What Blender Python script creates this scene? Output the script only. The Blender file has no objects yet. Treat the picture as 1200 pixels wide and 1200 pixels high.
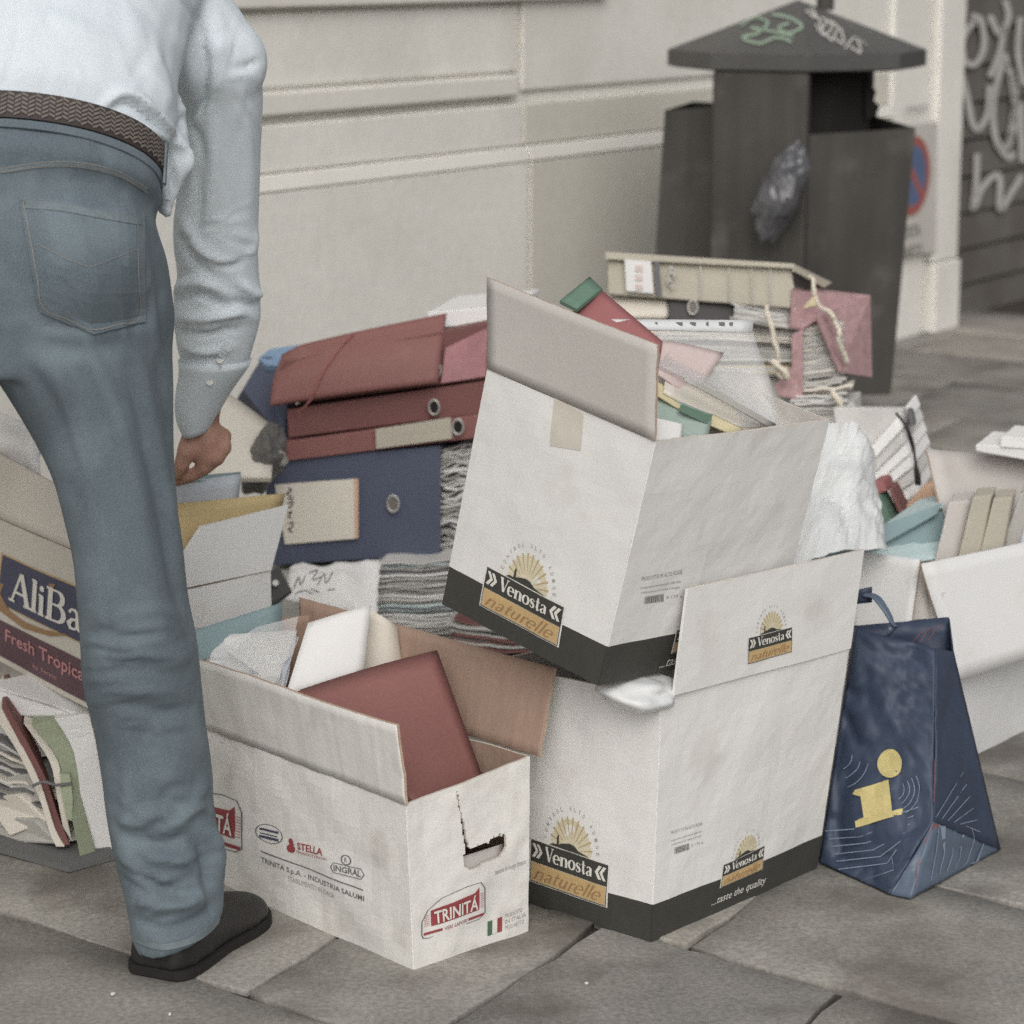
import bpy, bmesh, math, random
import numpy as np
from mathutils import Vector, Matrix, noise
from mathutils.bvhtree import BVHTree
from mathutils.geometry import tessellate_polygon
random.seed(7)
SC = bpy.context.scene
COL = SC.collection
# ------------------------------------------------------------------ camera
CAM_H = 1.25
PITCH = math.radians(12.4074)
FPX = 3000.0                                    # focal length for a 1200 px wide picture
cd = bpy.data.cameras.new('camera'); cam = bpy.data.objects.new('camera', cd); COL.objects.link(cam)
cam.location = (0, 0, CAM_H); cam.rotation_euler = (math.pi/2 - PITCH, 0, 0)
cd.sensor_width = 36; cd.lens = 36*FPX/1200; cd.clip_end = 500; cd.clip_start = .05
cd.dof.use_dof = True; cd.dof.focus_distance = 3.25; cd.dof.aperture_fstop = 6.0
SC.camera = cam
# ------------------------------------------------------------------ sky, sun, exposure
EL, AZ = math.radians(38), math.radians(178)     # soft sun behind a veil of cloud, behind the camera
w = bpy.data.worlds.new('World'); SC.world = w; w.use_nodes = True
nt = w.node_tree; nt.nodes.clear()
sky = nt.nodes.new('ShaderNodeTexSky'); sky.sky_type = 'NISHITA'; sky.sun_disc = False
sky.sun_elevation = EL; sky.sun_rotation = AZ; sky.dust_density = 5; sky.air_density = 1.0; sky.ozone_density = 1
hs = nt.nodes.new('ShaderNodeHueSaturation'); hs.inputs['Saturation'].default_value = .22   # overcast: an almost grey sky
bg = nt.nodes.new('ShaderNodeBackground'); bg.inputs['Strength'].default_value = .115
ow = nt.nodes.new('ShaderNodeOutputWorld')
nt.links.new(sky.outputs[0], hs.inputs['Color']); nt.links.new(hs.outputs[0], bg.inputs[0]); nt.links.new(bg.outputs[0], ow.inputs[0])
sl = bpy.data.lights.new('sun', 'SUN'); sl.energy = .95; sl.angle = math.radians(60); sl.color = (1, .975, .94)
so = bpy.data.objects.new('sun', sl); COL.objects.link(so)
sd = Vector((math.sin(AZ)*math.cos(EL), math.cos(AZ)*math.cos(EL), math.sin(EL)))
so.rotation_euler = sd.to_track_quat('Z', 'Y').to_euler()
SC.view_settings.view_transform = 'Standard'; SC.view_settings.look = 'None'
SC.view_settings.exposure = -0.14; SC.view_settings.gamma = 1
SC.cycles.use_denoising = False             # leave a little grain, as the photograph has
SC.cycles.max_bounces = 8; SC.cycles.transparent_max_bounces = 12
# ------------------------------------------------------------------ geometry helpers
_cp, _sp = math.cos(PITCH), math.sin(PITCH)
O = Vector((0, 0, CAM_H)); FW = Vector((0, _cp, -_sp)); UP = Vector((0, _sp, _cp))
def ray(u, v): return Vector((1, 0, 0))*((u-600)/FPX) + UP*((600-v)/FPX) + FW
def at(u, v, y):                                  # the point of a sight line at distance y from the camera's wall
    d = ray(u, v); return O + d*(y/d.y)
def G(u, v, z=0.0):                               # ... on the level z
    d = ray(u, v); return O + d*((z-CAM_H)/d.z)
def pj(P):
    P = Vector(P)-O; z = P.dot(FW); return 600+FPX*P.x/z, 600-FPX*P.dot(UP)/z
def S(r, g, b, k=1.0):
    f = lambda c: ((c/255+.055)/1.055)**2.4 if c > 10 else c/255/12.92
    return (f(r)*k, f(g)*k, f(b)*k)
MATS = {}
def mat(name, col, rough=.75, var=.08, vs=6, fs=160, fv=.05, bump=.12, bs=400, spec=.3, metal=0, stretch=None, alpha=1, dirt=None, sheen=0):
    m = bpy.data.materials.new(name); m.use_nodes = True
    n = m.node_tree; b = n.nodes['Principled BSDF']; L = n.links.new
    tc = n.nodes.new('ShaderNodeTexCoord'); src = tc.outputs['Object']
    if stretch:
        mp = n.nodes.new('ShaderNodeMapping'); mp.inputs['Scale'].default_value = stretch; L(src, mp.inputs[0]); srcf = mp.outputs[0]
    else: srcf = src
    def nz(sc, det, s): 
        q = n.nodes.new('ShaderNodeTexNoise'); q.inputs['Scale'].default_value = sc; q.inputs['Detail'].default_value = det; L(s, q.inputs['Vector']); return q
    a = nz(vs, 6, src); f = nz(fs, 3, srcf)
    def mr(o, lo, hi):
        q = n.nodes.new('ShaderNodeMapRange'); q.inputs['From Min'].default_value = .3; q.inputs['From Max'].default_value = .7
        q.inputs['To Min'].default_value = lo; q.inputs['To Max'].default_value = hi; L(o, q.inputs[0]); return q.outputs[0]
    mm = n.nodes.new('ShaderNodeMath'); mm.operation = 'MULTIPLY'; L(mr(a.outputs[0], 1-var, 1+var), mm.inputs[0]); L(mr(f.outputs[0], 1-fv, 1+fv), mm.inputs[1])
    vm = n.nodes.new('ShaderNodeVectorMath'); vm.operation = 'SCALE'; vm.inputs[0].default_value = col; L(mm.outputs[0], vm.inputs['Scale'])
    out = vm.outputs[0]
    if dirt:                                       # (colour, noise scale, threshold, amount)
        d = nz(dirt[1], 8, src); q = n.nodes.new('ShaderNodeMapRange'); q.inputs['From Min'].default_value = dirt[2]; q.inputs['From Max'].default_value = dirt[2]+.16
        q.inputs['To Max'].default_value = dirt[3]; L(d.outputs[0], q.inputs[0])
        mx = n.nodes.new('ShaderNodeMix'); mx.data_type = 'RGBA'; L(q.outputs[0], mx.inputs[0]); L(out, mx.inputs[6]); mx.inputs[7].default_value = (*dirt[0], 1); out = mx.outputs[2]
    L(out, b.inputs['Base Color'])
    b.inputs['Roughness'].default_value = rough; b.inputs['Specular IOR Level'].default_value = spec; b.inputs['Metallic'].default_value = metal
    b.inputs['Alpha'].default_value = alpha
    if sheen: b.inputs['Sheen Weight'].default_value = sheen
    if bump:
        c = nz(bs, 4, srcf); bp = n.nodes.new('ShaderNodeBump'); bp.inputs['Strength'].default_value = bump; bp.inputs['Distance'].default_value = .002
        L(c.outputs[0], bp.inputs['Height']); L(bp.outputs[0], b.inputs['Normal'])
    MATS[name] = m; return m
def label(o, lab, cat, group=None):
    o['label'] = lab; o['category'] = cat
    if group: o['group'] = group
    return o
def thing(name, lab, cat, loc, group=None):
    o = bpy.data.objects.new(name, None); COL.objects.link(o); o.location = Vector(loc); o.empty_display_size = .05
    return label(o, lab, cat, group)
def put(name, me, parent=None, kind=None, lab=None):
    o = bpy.data.objects.new(name, me); COL.objects.link(o)
    if parent is not None:
        o.parent = parent
        if parent.type == 'EMPTY': o.matrix_parent_inverse = Matrix.Translation(-parent.location)
    if kind: o['kind'] = kind
    if lab: o['label'] = lab
    return o
def mesh(name, vs, fs, mats, parent=None, kind=None, smooth=False, mi=None, lab=None, fix=True):
    me = bpy.data.meshes.new(name); me.from_pydata([tuple(v) for v in vs], [], fs)
    if not isinstance(mats, (list, tuple)): mats = [mats]
    for m in mats: me.materials.append(m)
    if mi: me.polygons.foreach_set('material_index', mi)
    if fix:
        bm = bmesh.new(); bm.from_mesh(me); bmesh.ops.recalc_face_normals(bm, faces=bm.faces); bm.to_mesh(me); bm.free()
    if smooth: me.polygons.foreach_set('use_smooth', [True]*len(me.polygons))
    me.update(); return put(name, me, parent, kind, lab)
def bmobj(name, bm, m, parent=None, kind=None, smooth=False, lab=None):
    me = bpy.data.meshes.new(name); bmesh.ops.recalc_face_normals(bm, faces=bm.faces); bm.to_mesh(me); bm.free()
    for x in (m if isinstance(m, (list, tuple)) else [m]): me.materials.append(x)
    if smooth: me.polygons.foreach_set('use_smooth', [True]*len(me.polygons))
    return put(name, me, parent, kind, lab)
def hexa(bm, p, bevel=0, seg=1):                  # p: 4 front + 4 back points
    v = [bm.verts.new(q) for q in p]
    f = [bm.faces.new([v[i] for i in q]) for q in ((0, 1, 2, 3), (7, 6, 5, 4), (0, 4, 5, 1), (1, 5, 6, 2), (2, 6, 7, 3), (3, 7, 4, 0))]
    if bevel:
        es = list({e for q in f for e in q.edges}); bmesh.ops.bevel(bm, geom=es, offset=bevel, segments=seg, affect='EDGES', profile=.5)
def block(name, quad, ext, m, parent=None, bevel=.002, lab=None, kind=None, seg=2):     # front quad pushed along ext
    ext = Vector(ext); bm = bmesh.new(); q = [Vector(x) for x in quad]; hexa(bm, q+[x+ext for x in q], bevel, seg)
    return bmobj(name, bm, m, parent, kind, lab=lab)
def pslab(name, pts, th, m, parent=None, lab=None, kind=None, bevel=0):                # a flat piece with thickness going away from the camera
    p = [Vector(x) for x in pts]; n = Vector((0, 0, 0)); c = sum(p, Vector())/len(p)
    for i in range(len(p)): n += (p[i]-c).cross(p[(i+1) % len(p)]-c)
    n.normalize()
    if n.dot(c-O) < 0: n = -n
    k = len(p); vs = p+[x+n*th for x in p]
    fs = [list(range(k)), list(range(2*k-1, k-1, -1))]+[[i, (i+1) % k, (i+1) % k+k, i+k] for i in range(k)]
    o = mesh(name, vs, fs, m, parent, kind, lab=lab); return o
def nz3(p, s, seed=0): return noise.noise(Vector(p)*s+Vector((seed*7.3, seed*3.1, -seed)))
def sheet(name, c, th, m, parent=None, nx=12, ny=10, warp=None, rag=0, lab=None, kind=None, smooth=True, mats_idx=None):
    """a thin bendable sheet from four corners c (00,10,11,01); warp(s,t) is metres along the normal"""
    c = [Vector(x) for x in c]; n = (c[1]-c[0]).cross(c[3]-c[0]); n += (c[2]-c[1]).cross(c[2]-c[3])*.0; n.normalize()
    if n.dot(c[0]-O) > 0: n = -n
    top, bot = [], []
    for j in range(ny+1):
        for i in range(nx+1):
            s, t = i/nx, j/ny
            if rag and (i in (0, nx) or j in (0, ny)):
                s += (random.random()-.5)*rag; t += (random.random()-.5)*rag
            p = c[0]*(1-s)*(1-t)+c[1]*s*(1-t)+c[2]*s*t+c[3]*(1-s)*t
            if warp: p = p+n*warp(s, t)
            top.append(p); bot.append(p-n*th)
    N = len(top); W = nx+1; fs = []
    for j in range(ny):
        for i in range(nx):
            a = j*W+i; fs.append([a, a+1, a+W+1, a+W]); fs.append([N+a, N+a+W, N+a+W+1, N+a+1])
    rim = [j for j in range(W)]+[W*(j+1)-1 for j in range(1, ny+1)]+[N-1-i for i in range(1, W)]+[W*(ny-j) for j in range(1, ny)]
    for k in range(len(rim)):
        a, b = rim[k], rim[(k+1) % len(rim)]; fs.append([a, a+N, b+N, b])
    mi = None
    if isinstance(m, (list, tuple)):
        mi = [0 if (k % 2 == 0) else 1 for k in range(2*nx*ny)]+[2]*(len(fs)-2*nx*ny)
    o = mesh(name, top+bot, fs, m, parent, kind, smooth, mi, lab)
    if smooth: o.data.polygons.foreach_set('use_smooth', [True]*(2*nx*ny)+[False]*(len(fs)-2*nx*ny)); o.data.update()   # crisp rim
    return o
def tube(name, pts, r, m, parent=None, sides=8, kind=None, lab=None, flat=1.0, smooth=True):
    p = [Vector(x) for x in pts]; vs, fs = [], []; rr = r if isinstance(r, (list, tuple)) else [r]*len(p)
    for i, q in enumerate(p):
        d = (p[min(i+1, len(p)-1)]-p[max(i-1, 0)]).normalized(); a = d.cross(Vector((0, 0, 1)))
        if a.length < .1: a = d.cross(Vector((0, 1, 0)))
        a.normalize(); b = d.cross(a)
        for k in range(sides):
            t = 2*math.pi*k/sides; vs.append(q+a*(rr[i]*math.cos(t))+b*(rr[i]*flat*math.sin(t)))
    for i in range(len(p)-1):
        for k in range(sides): fs.append([i*sides+k, i*sides+(k+1) % sides, (i+1)*sides+(k+1) % sides, (i+1)*sides+k])
    fs += [list(range(sides))[::-1], list(range((len(p)-1)*sides, len(p)*sides))]
    return mesh(name, vs, fs, m, parent, kind, smooth, lab=lab)
def smoothpts(pts, k=5):
    p = [Vector(x) for x in pts]; out = []
    for i in range(len(p)-1):
        a, b, c, d = p[max(i-1, 0)], p[i], p[i+1], p[min(i+2, len(p)-1)]
        for j in range(k):
            t = j/k; out.append(.5*((2*b)+(c-a)*t+(2*a-5*b+4*c-d)*t*t+(3*b-a-3*c+d)*t**3))
    return out+[p[-1]]
def ring(name, c, n, R, r, m, parent, sx=1.0):
    n = Vector(n).normalized(); a = n.cross(Vector((0, 0, 1))).normalized(); b = n.cross(a); vs, fs = [], []; A, B = 20, 6
    for i in range(A):
        t = 2*math.pi*i/A; d = a*math.cos(t)*sx+b*math.sin(t)
        for j in range(B):
            s = 2*math.pi*j/B; vs.append(Vector(c)+d*(R+r*math.cos(s))+n*(r*math.sin(s)))
    for i in range(A):
        for j in range(B): fs.append([i*B+j, i*B+(j+1) % B, ((i+1) % A)*B+(j+1) % B, ((i+1) % A)*B+j])
    return mesh(name, vs, fs, m, parent, smooth=True)
def disc(name, c, n, R, m, parent, off=0.0):
    n = Vector(n).normalized(); a = n.cross(Vector((0, 0, 1))).normalized(); b = n.cross(a); c = Vector(c)+n*off
    vs = [c+a*R*math.cos(t*.3927)+b*R*math.sin(t*.3927) for t in range(16)]; vs2 = [v-n*.002 for v in vs]
    return mesh(name, vs+vs2, [list(range(16)), list(range(31, 15, -1))]+[[i, (i+1) % 16, 16+(i+1) % 16, 16+i] for i in range(16)], m, parent)
# ------------------------------------------------------------------ lettering and printed marks
_tc = {}
def text2d(s, shear=0.0, bold=0.0):
    """a word as triangles in a 0..1 x 0..1 box"""
    k = (s, shear, bold)
    if k in _tc: return _tc[k]
    c = bpy.data.curves.new('t', 'FONT'); c.body = s; c.shear = shear; c.resolution_u = 2; c.fill_mode = 'FRONT'; c.offset = bold
    o = bpy.data.objects.new('t', c); me = o.to_mesh()
    vs = [(v.co.x, v.co.y) for v in me.vertices]; fs = [list(p.vertices) for p in me.polygons]
    o.to_mesh_clear(); bpy.data.objects.remove(o); bpy.data.curves.remove(c)
    x0 = min(v[0] for v in vs); x1 = max(v[0] for v in vs); y0 = min(v[1] for v in vs); y1 = max(v[1] for v in vs)
    _tc[k] = ([((x-x0)/(x1-x0), (y-y0)/(y1-y0)) for x, y in vs], fs); return _tc[k]
def arcp(cx, cy, rx, ry, a0, a1, n=14): return [(cx+rx*math.cos(math.radians(a0+(a1-a0)*i/n)), cy+ry*math.sin(math.radians(a0+(a1-a0)*i/n))) for i in range(n+1)]
def stroke(pts, w):                              # w: constant or list, or ('pen', thick, thin): thick where the stroke runs upright
    out = []; n = len(pts); L, R = [], []
    for i in range(n):
        x0, y0 = pts[max(i-1, 0)]; x1, y1 = pts[min(i+1, n-1)]; dx, dy = x1-x0, y1-y0; l = math.hypot(dx, dy) or 1; dx /= l; dy /= l
        if isinstance(w, tuple): ww = w[2]+(w[1]-w[2])*abs(dy)**1.5
        elif isinstance(w, list): ww = w[i]
        else: ww = w
        L.append((pts[i][0]-dy*ww/2, pts[i][1]+dx*ww/2)); R.append((pts[i][0]+dy*ww/2, pts[i][1]-dx*ww/2))
    vs = L+R; return vs, [[i, i+1, n+i+1, n+i] for i in range(n-1)]
def serif_word(word, T=.17, t=.05, shear=0.0, serif=True):
    """a word in hand drawn roman letters, as quads in a 0..1 box"""
    P = ('pen', T, t); V, F = [], []; x = 0
    def add(st):
        vs, fs = st; k = len(V); V.extend([(a+x, b) for a, b in vs]); F.extend([[i+k for i in f] for f in fs])
    def line(a, b, w): add(stroke([a, b], w))
    def sf(cx, y, w=.26):
        if serif: line((cx-w/2, y), (cx+w/2, y), t*1.1)
    for ch in word:
        X = .64
        if ch == 'V':
            line((.1, 1), (.4, 0), T); line((.4, 0), (.68, 1), t*1.2); sf(.12, .98, .3); sf(.68, .98, .26); wd = .74
        elif ch == 'A':
            line((.08, 0), (.4, 1), t*1.3); line((.42, 1), (.74, 0), T); line((.2, .34), (.6, .34), t*1.2); sf(.08, .02); sf(.74, .02, .3); wd = .84
        elif ch == 'B':
            line((.16, 0), (.16, 1), T); add(stroke([(.16, .97), (.4, .97)]+arcp(.4, .75, .2, .22, 80, -80)+[(.16, .53)], P)); add(stroke([(.16, .53), (.42, .53)]+arcp(.42, .275, .24, .255, 80, -80)+[(.16, .02)], P)); sf(.12, .98, .22); sf(.12, .02, .22); wd = .76
        elif ch == 'e':
            add(stroke(arcp(.3, .32, .24, .32, 0, 310, 22), P)); line((.08, .34), (.54, .34), t*1.1); wd = .62
        elif ch == 'n':
            line((.14, 0), (.14, X), T); add(stroke([(.16, .42)]+arcp(.36, .42, .19, .2, 150, 10)+[(.55, .35), (.55, 0)], P)); sf(.1, X-.02, .16); sf(.14, .02, .24); sf(.55, .02, .24); wd = .72
        elif ch == 'o': add(stroke(arcp(.32, .32, .25, .31, 0, 360, 24), P)); wd = .66
        elif ch == 's':
            add(stroke([(.42, .5), (.36, .6), (.24, .63), (.12, .56), (.1, .46), (.2, .37), (.34, .29), (.42, .19), (.38, .06), (.25, .01), (.13, .04), (.08, .15)], [T*.5, t, t, T*.6, T*.9, T, T, T*.9, T*.6, t, t, T*.5])); wd = .52
        elif ch == 't':
            add(stroke([(.2, .9), (.2, .16), (.26, .04), (.38, .06)], [T*.7, T, T, t])); line((.04, .62), (.4, .62), t*1.1); wd = .44
        elif ch == 'a':
            add(stroke([(.1, .5), (.18, .61), (.32, .62), (.42, .52), (.43, .1), (.5, .02)], [T*.6, t, t*1.6, T, T, t])); add(stroke([(.42, .36), (.2, .3), (.09, .16), (.16, .03), (.3, .03), (.42, .14)], [t, t*1.4, T, T*.7, t, t])); wd = .58
        elif ch == 'u':
            line((.14, X), (.14, .2), T); add(stroke([(.14, .22), (.2, .05), (.34, .02), (.5, .16)], [T, T*.7, t, t])); line((.52, X), (.52, 0), T); sf(.1, X-.02, .16); wd = .7
        elif ch == 'r':
            line((.14, 0), (.14, X), T); add(stroke([(.16, .4), (.24, .58), (.36, .62), (.43, .54)], [t, t, t*2, T*.8])); sf(.14, .02, .24); wd = .46
        elif ch in 'lb':
            line((.14, 0), (.14, 1.02), T); sf(.1, 1.0, .16)
            if ch == 'b': add(stroke(arcp(.34, .31, .23, .3, 170, -170, 22), P)); wd = .64
            else: sf(.14, .02, .24); wd = .3
        elif ch == 'i':
            line((.14, 0), (.14, X), T); add(stroke(arcp(.14, .85, .04, .045, 0, 360, 8), T*.6)); sf(.1, X-.02, .16); sf(.14, .02, .24); wd = .3
        else: wd = .4
        x += wd
    V2 = [(a+shear*b, b) for a, b in V]; x0 = min(v[0] for v in V2); x1 = max(v[0] for v in V2); y1 = max(v[1] for v in V2); y0 = min(v[1] for v in V2)
    return [((a-x0)/(x1-x0), (b-y0)/(y1-y0)) for a, b in V2], F
def merge2(items):
    V, F = [], []
    for vs, fs in items:
        k = len(V); V += vs; F += [[i+k for i in f] for f in fs]
    return V, F
def place2(g, x0, y0, x1, y1): return [(x0+(x1-x0)*a, y0+(y1-y0)*b) for a, b in g[0]], g[1]
def rect2(x0, y0, x1, y1, n=6, m_=4):
    V = [(x0+(x1-x0)*i/n, y0+(y1-y0)*j/m_) for j in range(m_+1) for i in range(n+1)]
    return V, [[j*(n+1)+i, j*(n+1)+i+1, (j+1)*(n+1)+i+1, (j+1)*(n+1)+i] for j in range(m_) for i in range(n)]
def fill2(poly):
    tr = tessellate_polygon([[Vector((a, b, 0)) for a, b in poly]]); return list(poly), [list(t) for t in tr]
def frame2(x0, y0, x1, y1, wx, wy): return merge2([rect2(x0, y0, x1, y0+wy, 6, 1), rect2(x0, y1-wy, x1, y1, 6, 1), rect2(x0, y0+wy, x0+wx, y1-wy, 1, 4), rect2(x1-wx, y0+wy, x1, y1-wy, 1, 4)])
def decal(name, g, f, m, parent, off=.0006):
    """flat print: 2D pieces g laid on a surface by f(x, y, off)"""
    vs = [f(a, b, off) for a, b in g[0]]
    return mesh(name, vs, g[1], m, parent, fix=False)
class Panel:
    """a slightly bulged board between four corners; knows its own surface for the print on it"""
    def __init__(s, p00, p10, p11, p01, nout, bulge=0.0, rough=.0008, seed=0, corr=0.0):
        s.c = [Vector(x) for x in (p00, p10, p11, p01)]; s.n = Vector(nout).normalized(); s.b = bulge; s.r = rough; s.seed = seed; s.corr = corr
    def P(s, x, y, off=0.0):
        c = s.c; p = c[0]*(1-x)*(1-y)+c[1]*x*(1-y)+c[2]*x*y+c[3]*(1-x)*y
        d = s.b*(1-(2*x-1)**2)*(1-(2*y-1)**2*.6)+s.r*2*nz3(p, 14, s.seed)*min(1, 8*min(x, 1-x))+s.r*nz3(p, 45, s.seed)*.6
        if s.corr: d += s.corr*noise.noise(Vector((x*38, s.seed, y*.7)))
        return p+s.n*(d+off)
    def inv(s, u, v):
        x = y = .5
        for _ in range(12):
            a = pj(s.P(x, y)); b = pj(s.P(x+.01, y)); c = pj(s.P(x, y+.01))
            J = np.array([[(b[0]-a[0])*100, (c[0]-a[0])*100], [(b[1]-a[1])*100, (c[1]-a[1])*100]])
            dx, dy = np.linalg.solve(J, [u-a[0], v-a[1]]); x += max(-.5, min(.5, dx)); y += max(-.5, min(.5, dy))
        return x, y
    def quad(s, q):                              # printed frame from its corners bl, br, tr, tl
        k = [s.inv(*p) for p in q]
        def f(a, b, off):
            x = k[0][0]*(1-a)*(1-b)+k[1][0]*a*(1-b)+k[2][0]*a*b+k[3][0]*(1-a)*b
            y = k[0][1]*(1-a)*(1-b)+k[1][1]*a*(1-b)+k[2][1]*a*b+k[3][1]*(1-a)*b
            return s.P(x, y, off)
        return f
    def build(s, name, th, mats, parent, nx=14, ny=12, rows=None, ymat=None, hole=None, lab=None, top=None):
        """mats: outside, inside, cut edge (+ band).  rows: y stations;  ymat(y): material of outside cells;  hole(x,y): cells to leave out"""
        ys = rows or [j/ny for j in range(ny+1)]; ny = len(ys)-1; W = nx+1; F, B = [], []
        for y in ys:
            for i in range(W):
                x = i/nx; yy = y+(top(x) if top and y == ys[-1] else 0); p = s.P(x, yy); F.append(p); B.append(s.P(x, yy, -th))
        N = len(F); fs, mi = [], []; solid = {}
        for j in range(ny):
            for i in range(nx): solid[i, j] = not (hole and hole((i+.5)/nx, (ys[j]+ys[j+1])/2))
        for (i, j), k in solid.items():
            if not k: continue
            a = j*W+i
            fs.append([a, a+1, a+W+1, a+W]); mi.append(ymat((ys[j]+ys[j+1])/2) if ymat else 0)
            fs.append([N+a, N+a+W, N+a+W+1, N+a+1]); mi.append(1)
            for (di, dj, e) in ((-1, 0, (a+W, a)), (1, 0, (a+1, a+W+1)), (0, -1, (a, a+1)), (0, 1, (a+W+1, a+W))):
                if not solid.get((i+di, j+dj), False): fs.append([e[1], e[0], e[0]+N, e[1]+N]); mi.append((ymat((ys[j]+ys[j+1])/2) if ymat else 0) if i+di in (-1, nx) or j+dj == -1 else 2)
        return mesh(name, F+B, fs, mats, parent, smooth=False, mi=mi, lab=lab)
def carton(root, bot, top, mats, th=.004, rough=.0008, bulge=(.004, .004), band=None, seed=0, base=True, holes=None, nx=(14, 14)):
    """bot/top: corners A near, R right, B back, L left.  Returns the right and left outer panels."""
    A, R, B, L = [Vector(x) for x in bot]; a, r, b, l = [Vector(x) for x in top]; c = (A+R+B+L+a+r+b+l)/8
    out = {}
    for k, (p, q, qq, pp, bl) in dict(right=(A, R, r, a, bulge[0]), left=(L, A, a, l, bulge[1]), back=(R, B, b, r, .001), far=(B, L, l, b, .001)).items():
        n = (q-p).cross(pp-p).normalized()
        if n.dot((p+q+pp+qq)/4-c) < 0: n = -n
        e = (q-p).normalized()*.0015
        P = Panel(p+e, q-e, qq-e, pp+e, n, bl, rough, seed=seed+len(out)); out[k] = P
        nx_ = 26; rows = None; ym = None
        if band and k in ('right', 'left'):
            rows = [0, band*.5, band]+[band+(1-band)*j/20 for j in range(1, 21)]; ym = lambda y: 3 if y < band else 0
        h = holes.get(k) if holes else None
        P.obj = P.build('side_panel', th, mats, root, nx=100 if h else nx_, ny=100 if h else 24, rows=rows, ymat=ym, hole=h)
    if base:
        z = Vector((0, 0, .004)); i = lambda p: p+(((A+R+B+L)/4)-p)*.03+z
        block('bottom_panel', [i(A), i(R), i(B), i(L)], Vector((0, 0, .003)), mats[1], root, bevel=0)
    return out
# ------------------------------------------------------------------ materials
mat('stone', S(127, 124, 118, 1.35), .78, .14, 7, 140, .22, .22, 240, .35, dirt=(S(92, 87, 80, 1.1), 5, .48, .7))
mat('stone_b', S(119, 116, 111, 1.35), .78, .14, 7, 140, .22, .22, 240, .35, dirt=(S(88, 83, 76, 1.1), 6, .5, .7))
mat('stone_c', S(133, 129, 122, 1.35), .78, .14, 7, 140, .22, .22, 240, .35, dirt=(S(100, 94, 86, 1.1), 5, .5, .7))
mat('joint', S(84, 78, 71, .8), .95, .2, 9, 120, .25, .8, 160, .1)
mat('plaster', S(228, 226, 219, 1), .88, .05, 2.2, 40, .04, .35, 70, .15, dirt=(S(206, 202, 192), 1.4, .5, .6))
mat('plaster_warm', S(222, 219, 211, 1), .85, .07, 1.6, 60, .03, .25, 90, .2, dirt=(S(190, 181, 166), 1.5, .55, .5))
mat('plaster_dull', S(208, 205, 194, 1), .88, .05, 2.2, 40, .04, .35, 70, .15, dirt=(S(182, 177, 163), 1.1, .5, .6))
mat('shutter', S(104, 100, 96), .6, .12, 3, 40, .06, .15, 90, .4, dirt=(S(88, 82, 76), 4, .5, .6))
mat('spray_white', S(186, 184, 180), .7, .1, 20)
mat('spray_green', S(142, 160, 142), .7, .15, 20)
mat('bin_plastic', S(70, 68, 65), .55, .14, 5, 22, .16, .3, 50, .35, stretch=(1, 1, .06), dirt=(S(102, 98, 93), 7, .58, .6))
mat('bin_lid', S(82, 81, 80), .5, .1, 4, 90, .08, .12, 200, .4, dirt=(S(104, 103, 100), 7, .6, .5))
mat('black_void', S(38, 36, 35), .9, .05)  # dark of holes and openings put into the colour
mat('bag_black', S(86, 86, 90), .22, .1, 10, 60, .1, .1, 100, .6)
mat('sign_white', S(196, 192, 186), .6, .05)
mat('sign_red', S(160, 92, 84), .6, .08, 20)
mat('sign_blue', S(92, 108, 140), .6, .08, 20)
mat('sign_ink', S(120, 116, 112), .7, .1, 30)
mat('carton_white', S(226, 225, 222, 1), .62, .025, 5, 140, .012, .1, 260, .35, dirt=(S(200, 194, 184), 11, .56, .45))
mat('carton_cool', S(222, 222, 221, .98), .62, .025, 5, 140, .012, .1, 260, .35, dirt=(S(202, 198, 192), 11, .56, .45))
mat('carton_rough', S(224, 222, 217, 1), .66, .04, 7, 160, .03, .22, 220, .3, dirt=(S(184, 176, 164), 13, .57, .55))
mat('carton_grey', S(194, 189, 184), .8, .04, 5, 200, .03, .12, 300, .2, dirt=(S(170, 160, 150), 8, .62, .4))
mat('carton_beige', S(206, 200, 190), .8, .05, 5, 160, .03, .12, 300, .2, dirt=(S(166, 150, 132), 12, .66, .6))
mat('kraft', S(163, 139, 124), .85, .06, 5, 180, .05, .2, 260, .15, stretch=(1, 1, .2))
mat('edge_pale', S(206, 198, 187), .85, .06, 20, 200, .06, .2, 300, .1)
mat('cut_edge', S(178, 158, 140), .9, .1, 20, 200, .1, .2, 300, .1)
mat('print_black', S(66, 66, 62), .55, .06, 8, 120, .04, .05, 200, .35)
mat('print_white', S(224, 222, 214), .6, .03)
mat('print_tan', S(196, 168, 122), .6, .05, 12)
mat('print_cream', S(214, 205, 178), .6, .04)
mat('print_grey', S(160, 158, 156), .7, .1, 30)
mat('print_red', S(150, 72, 76), .6, .08, 15)
mat('print_pink', S(196, 140, 142), .6, .08, 15)
mat('print_ink', S(112, 112, 112), .7, .1, 40)
mat('print_navy', S(74, 76, 98), .6, .06, 15)
mat('print_plum', S(98, 74, 82), .6, .06, 15)
mat('print_green', S(84, 112, 92), .6, .06, 15)
mat('print_straw', S(184, 166, 126), .6, .06, 15)
mat('print_bronze', S(158, 126, 92), .6, .06, 15)
mat('tape', S(206, 200, 188), .35, .03, 8, 60, .02, .05, 100, .5)
mat('paper', S(228, 227, 225, .98), .8, .02, 6, 120, .012, .06, 200, .2)
mat('paper_cream', S(218, 212, 200), .8, .03, 6, 120, .02, .06, 200, .2)
mat('paper_grey', S(200, 198, 194), .85, .1, 9, 200, .05, .1, 300, .2)
mat('paper_shade', S(176, 174, 168), .85, .12, 9, 200, .06, .1, 300, .2)
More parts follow.
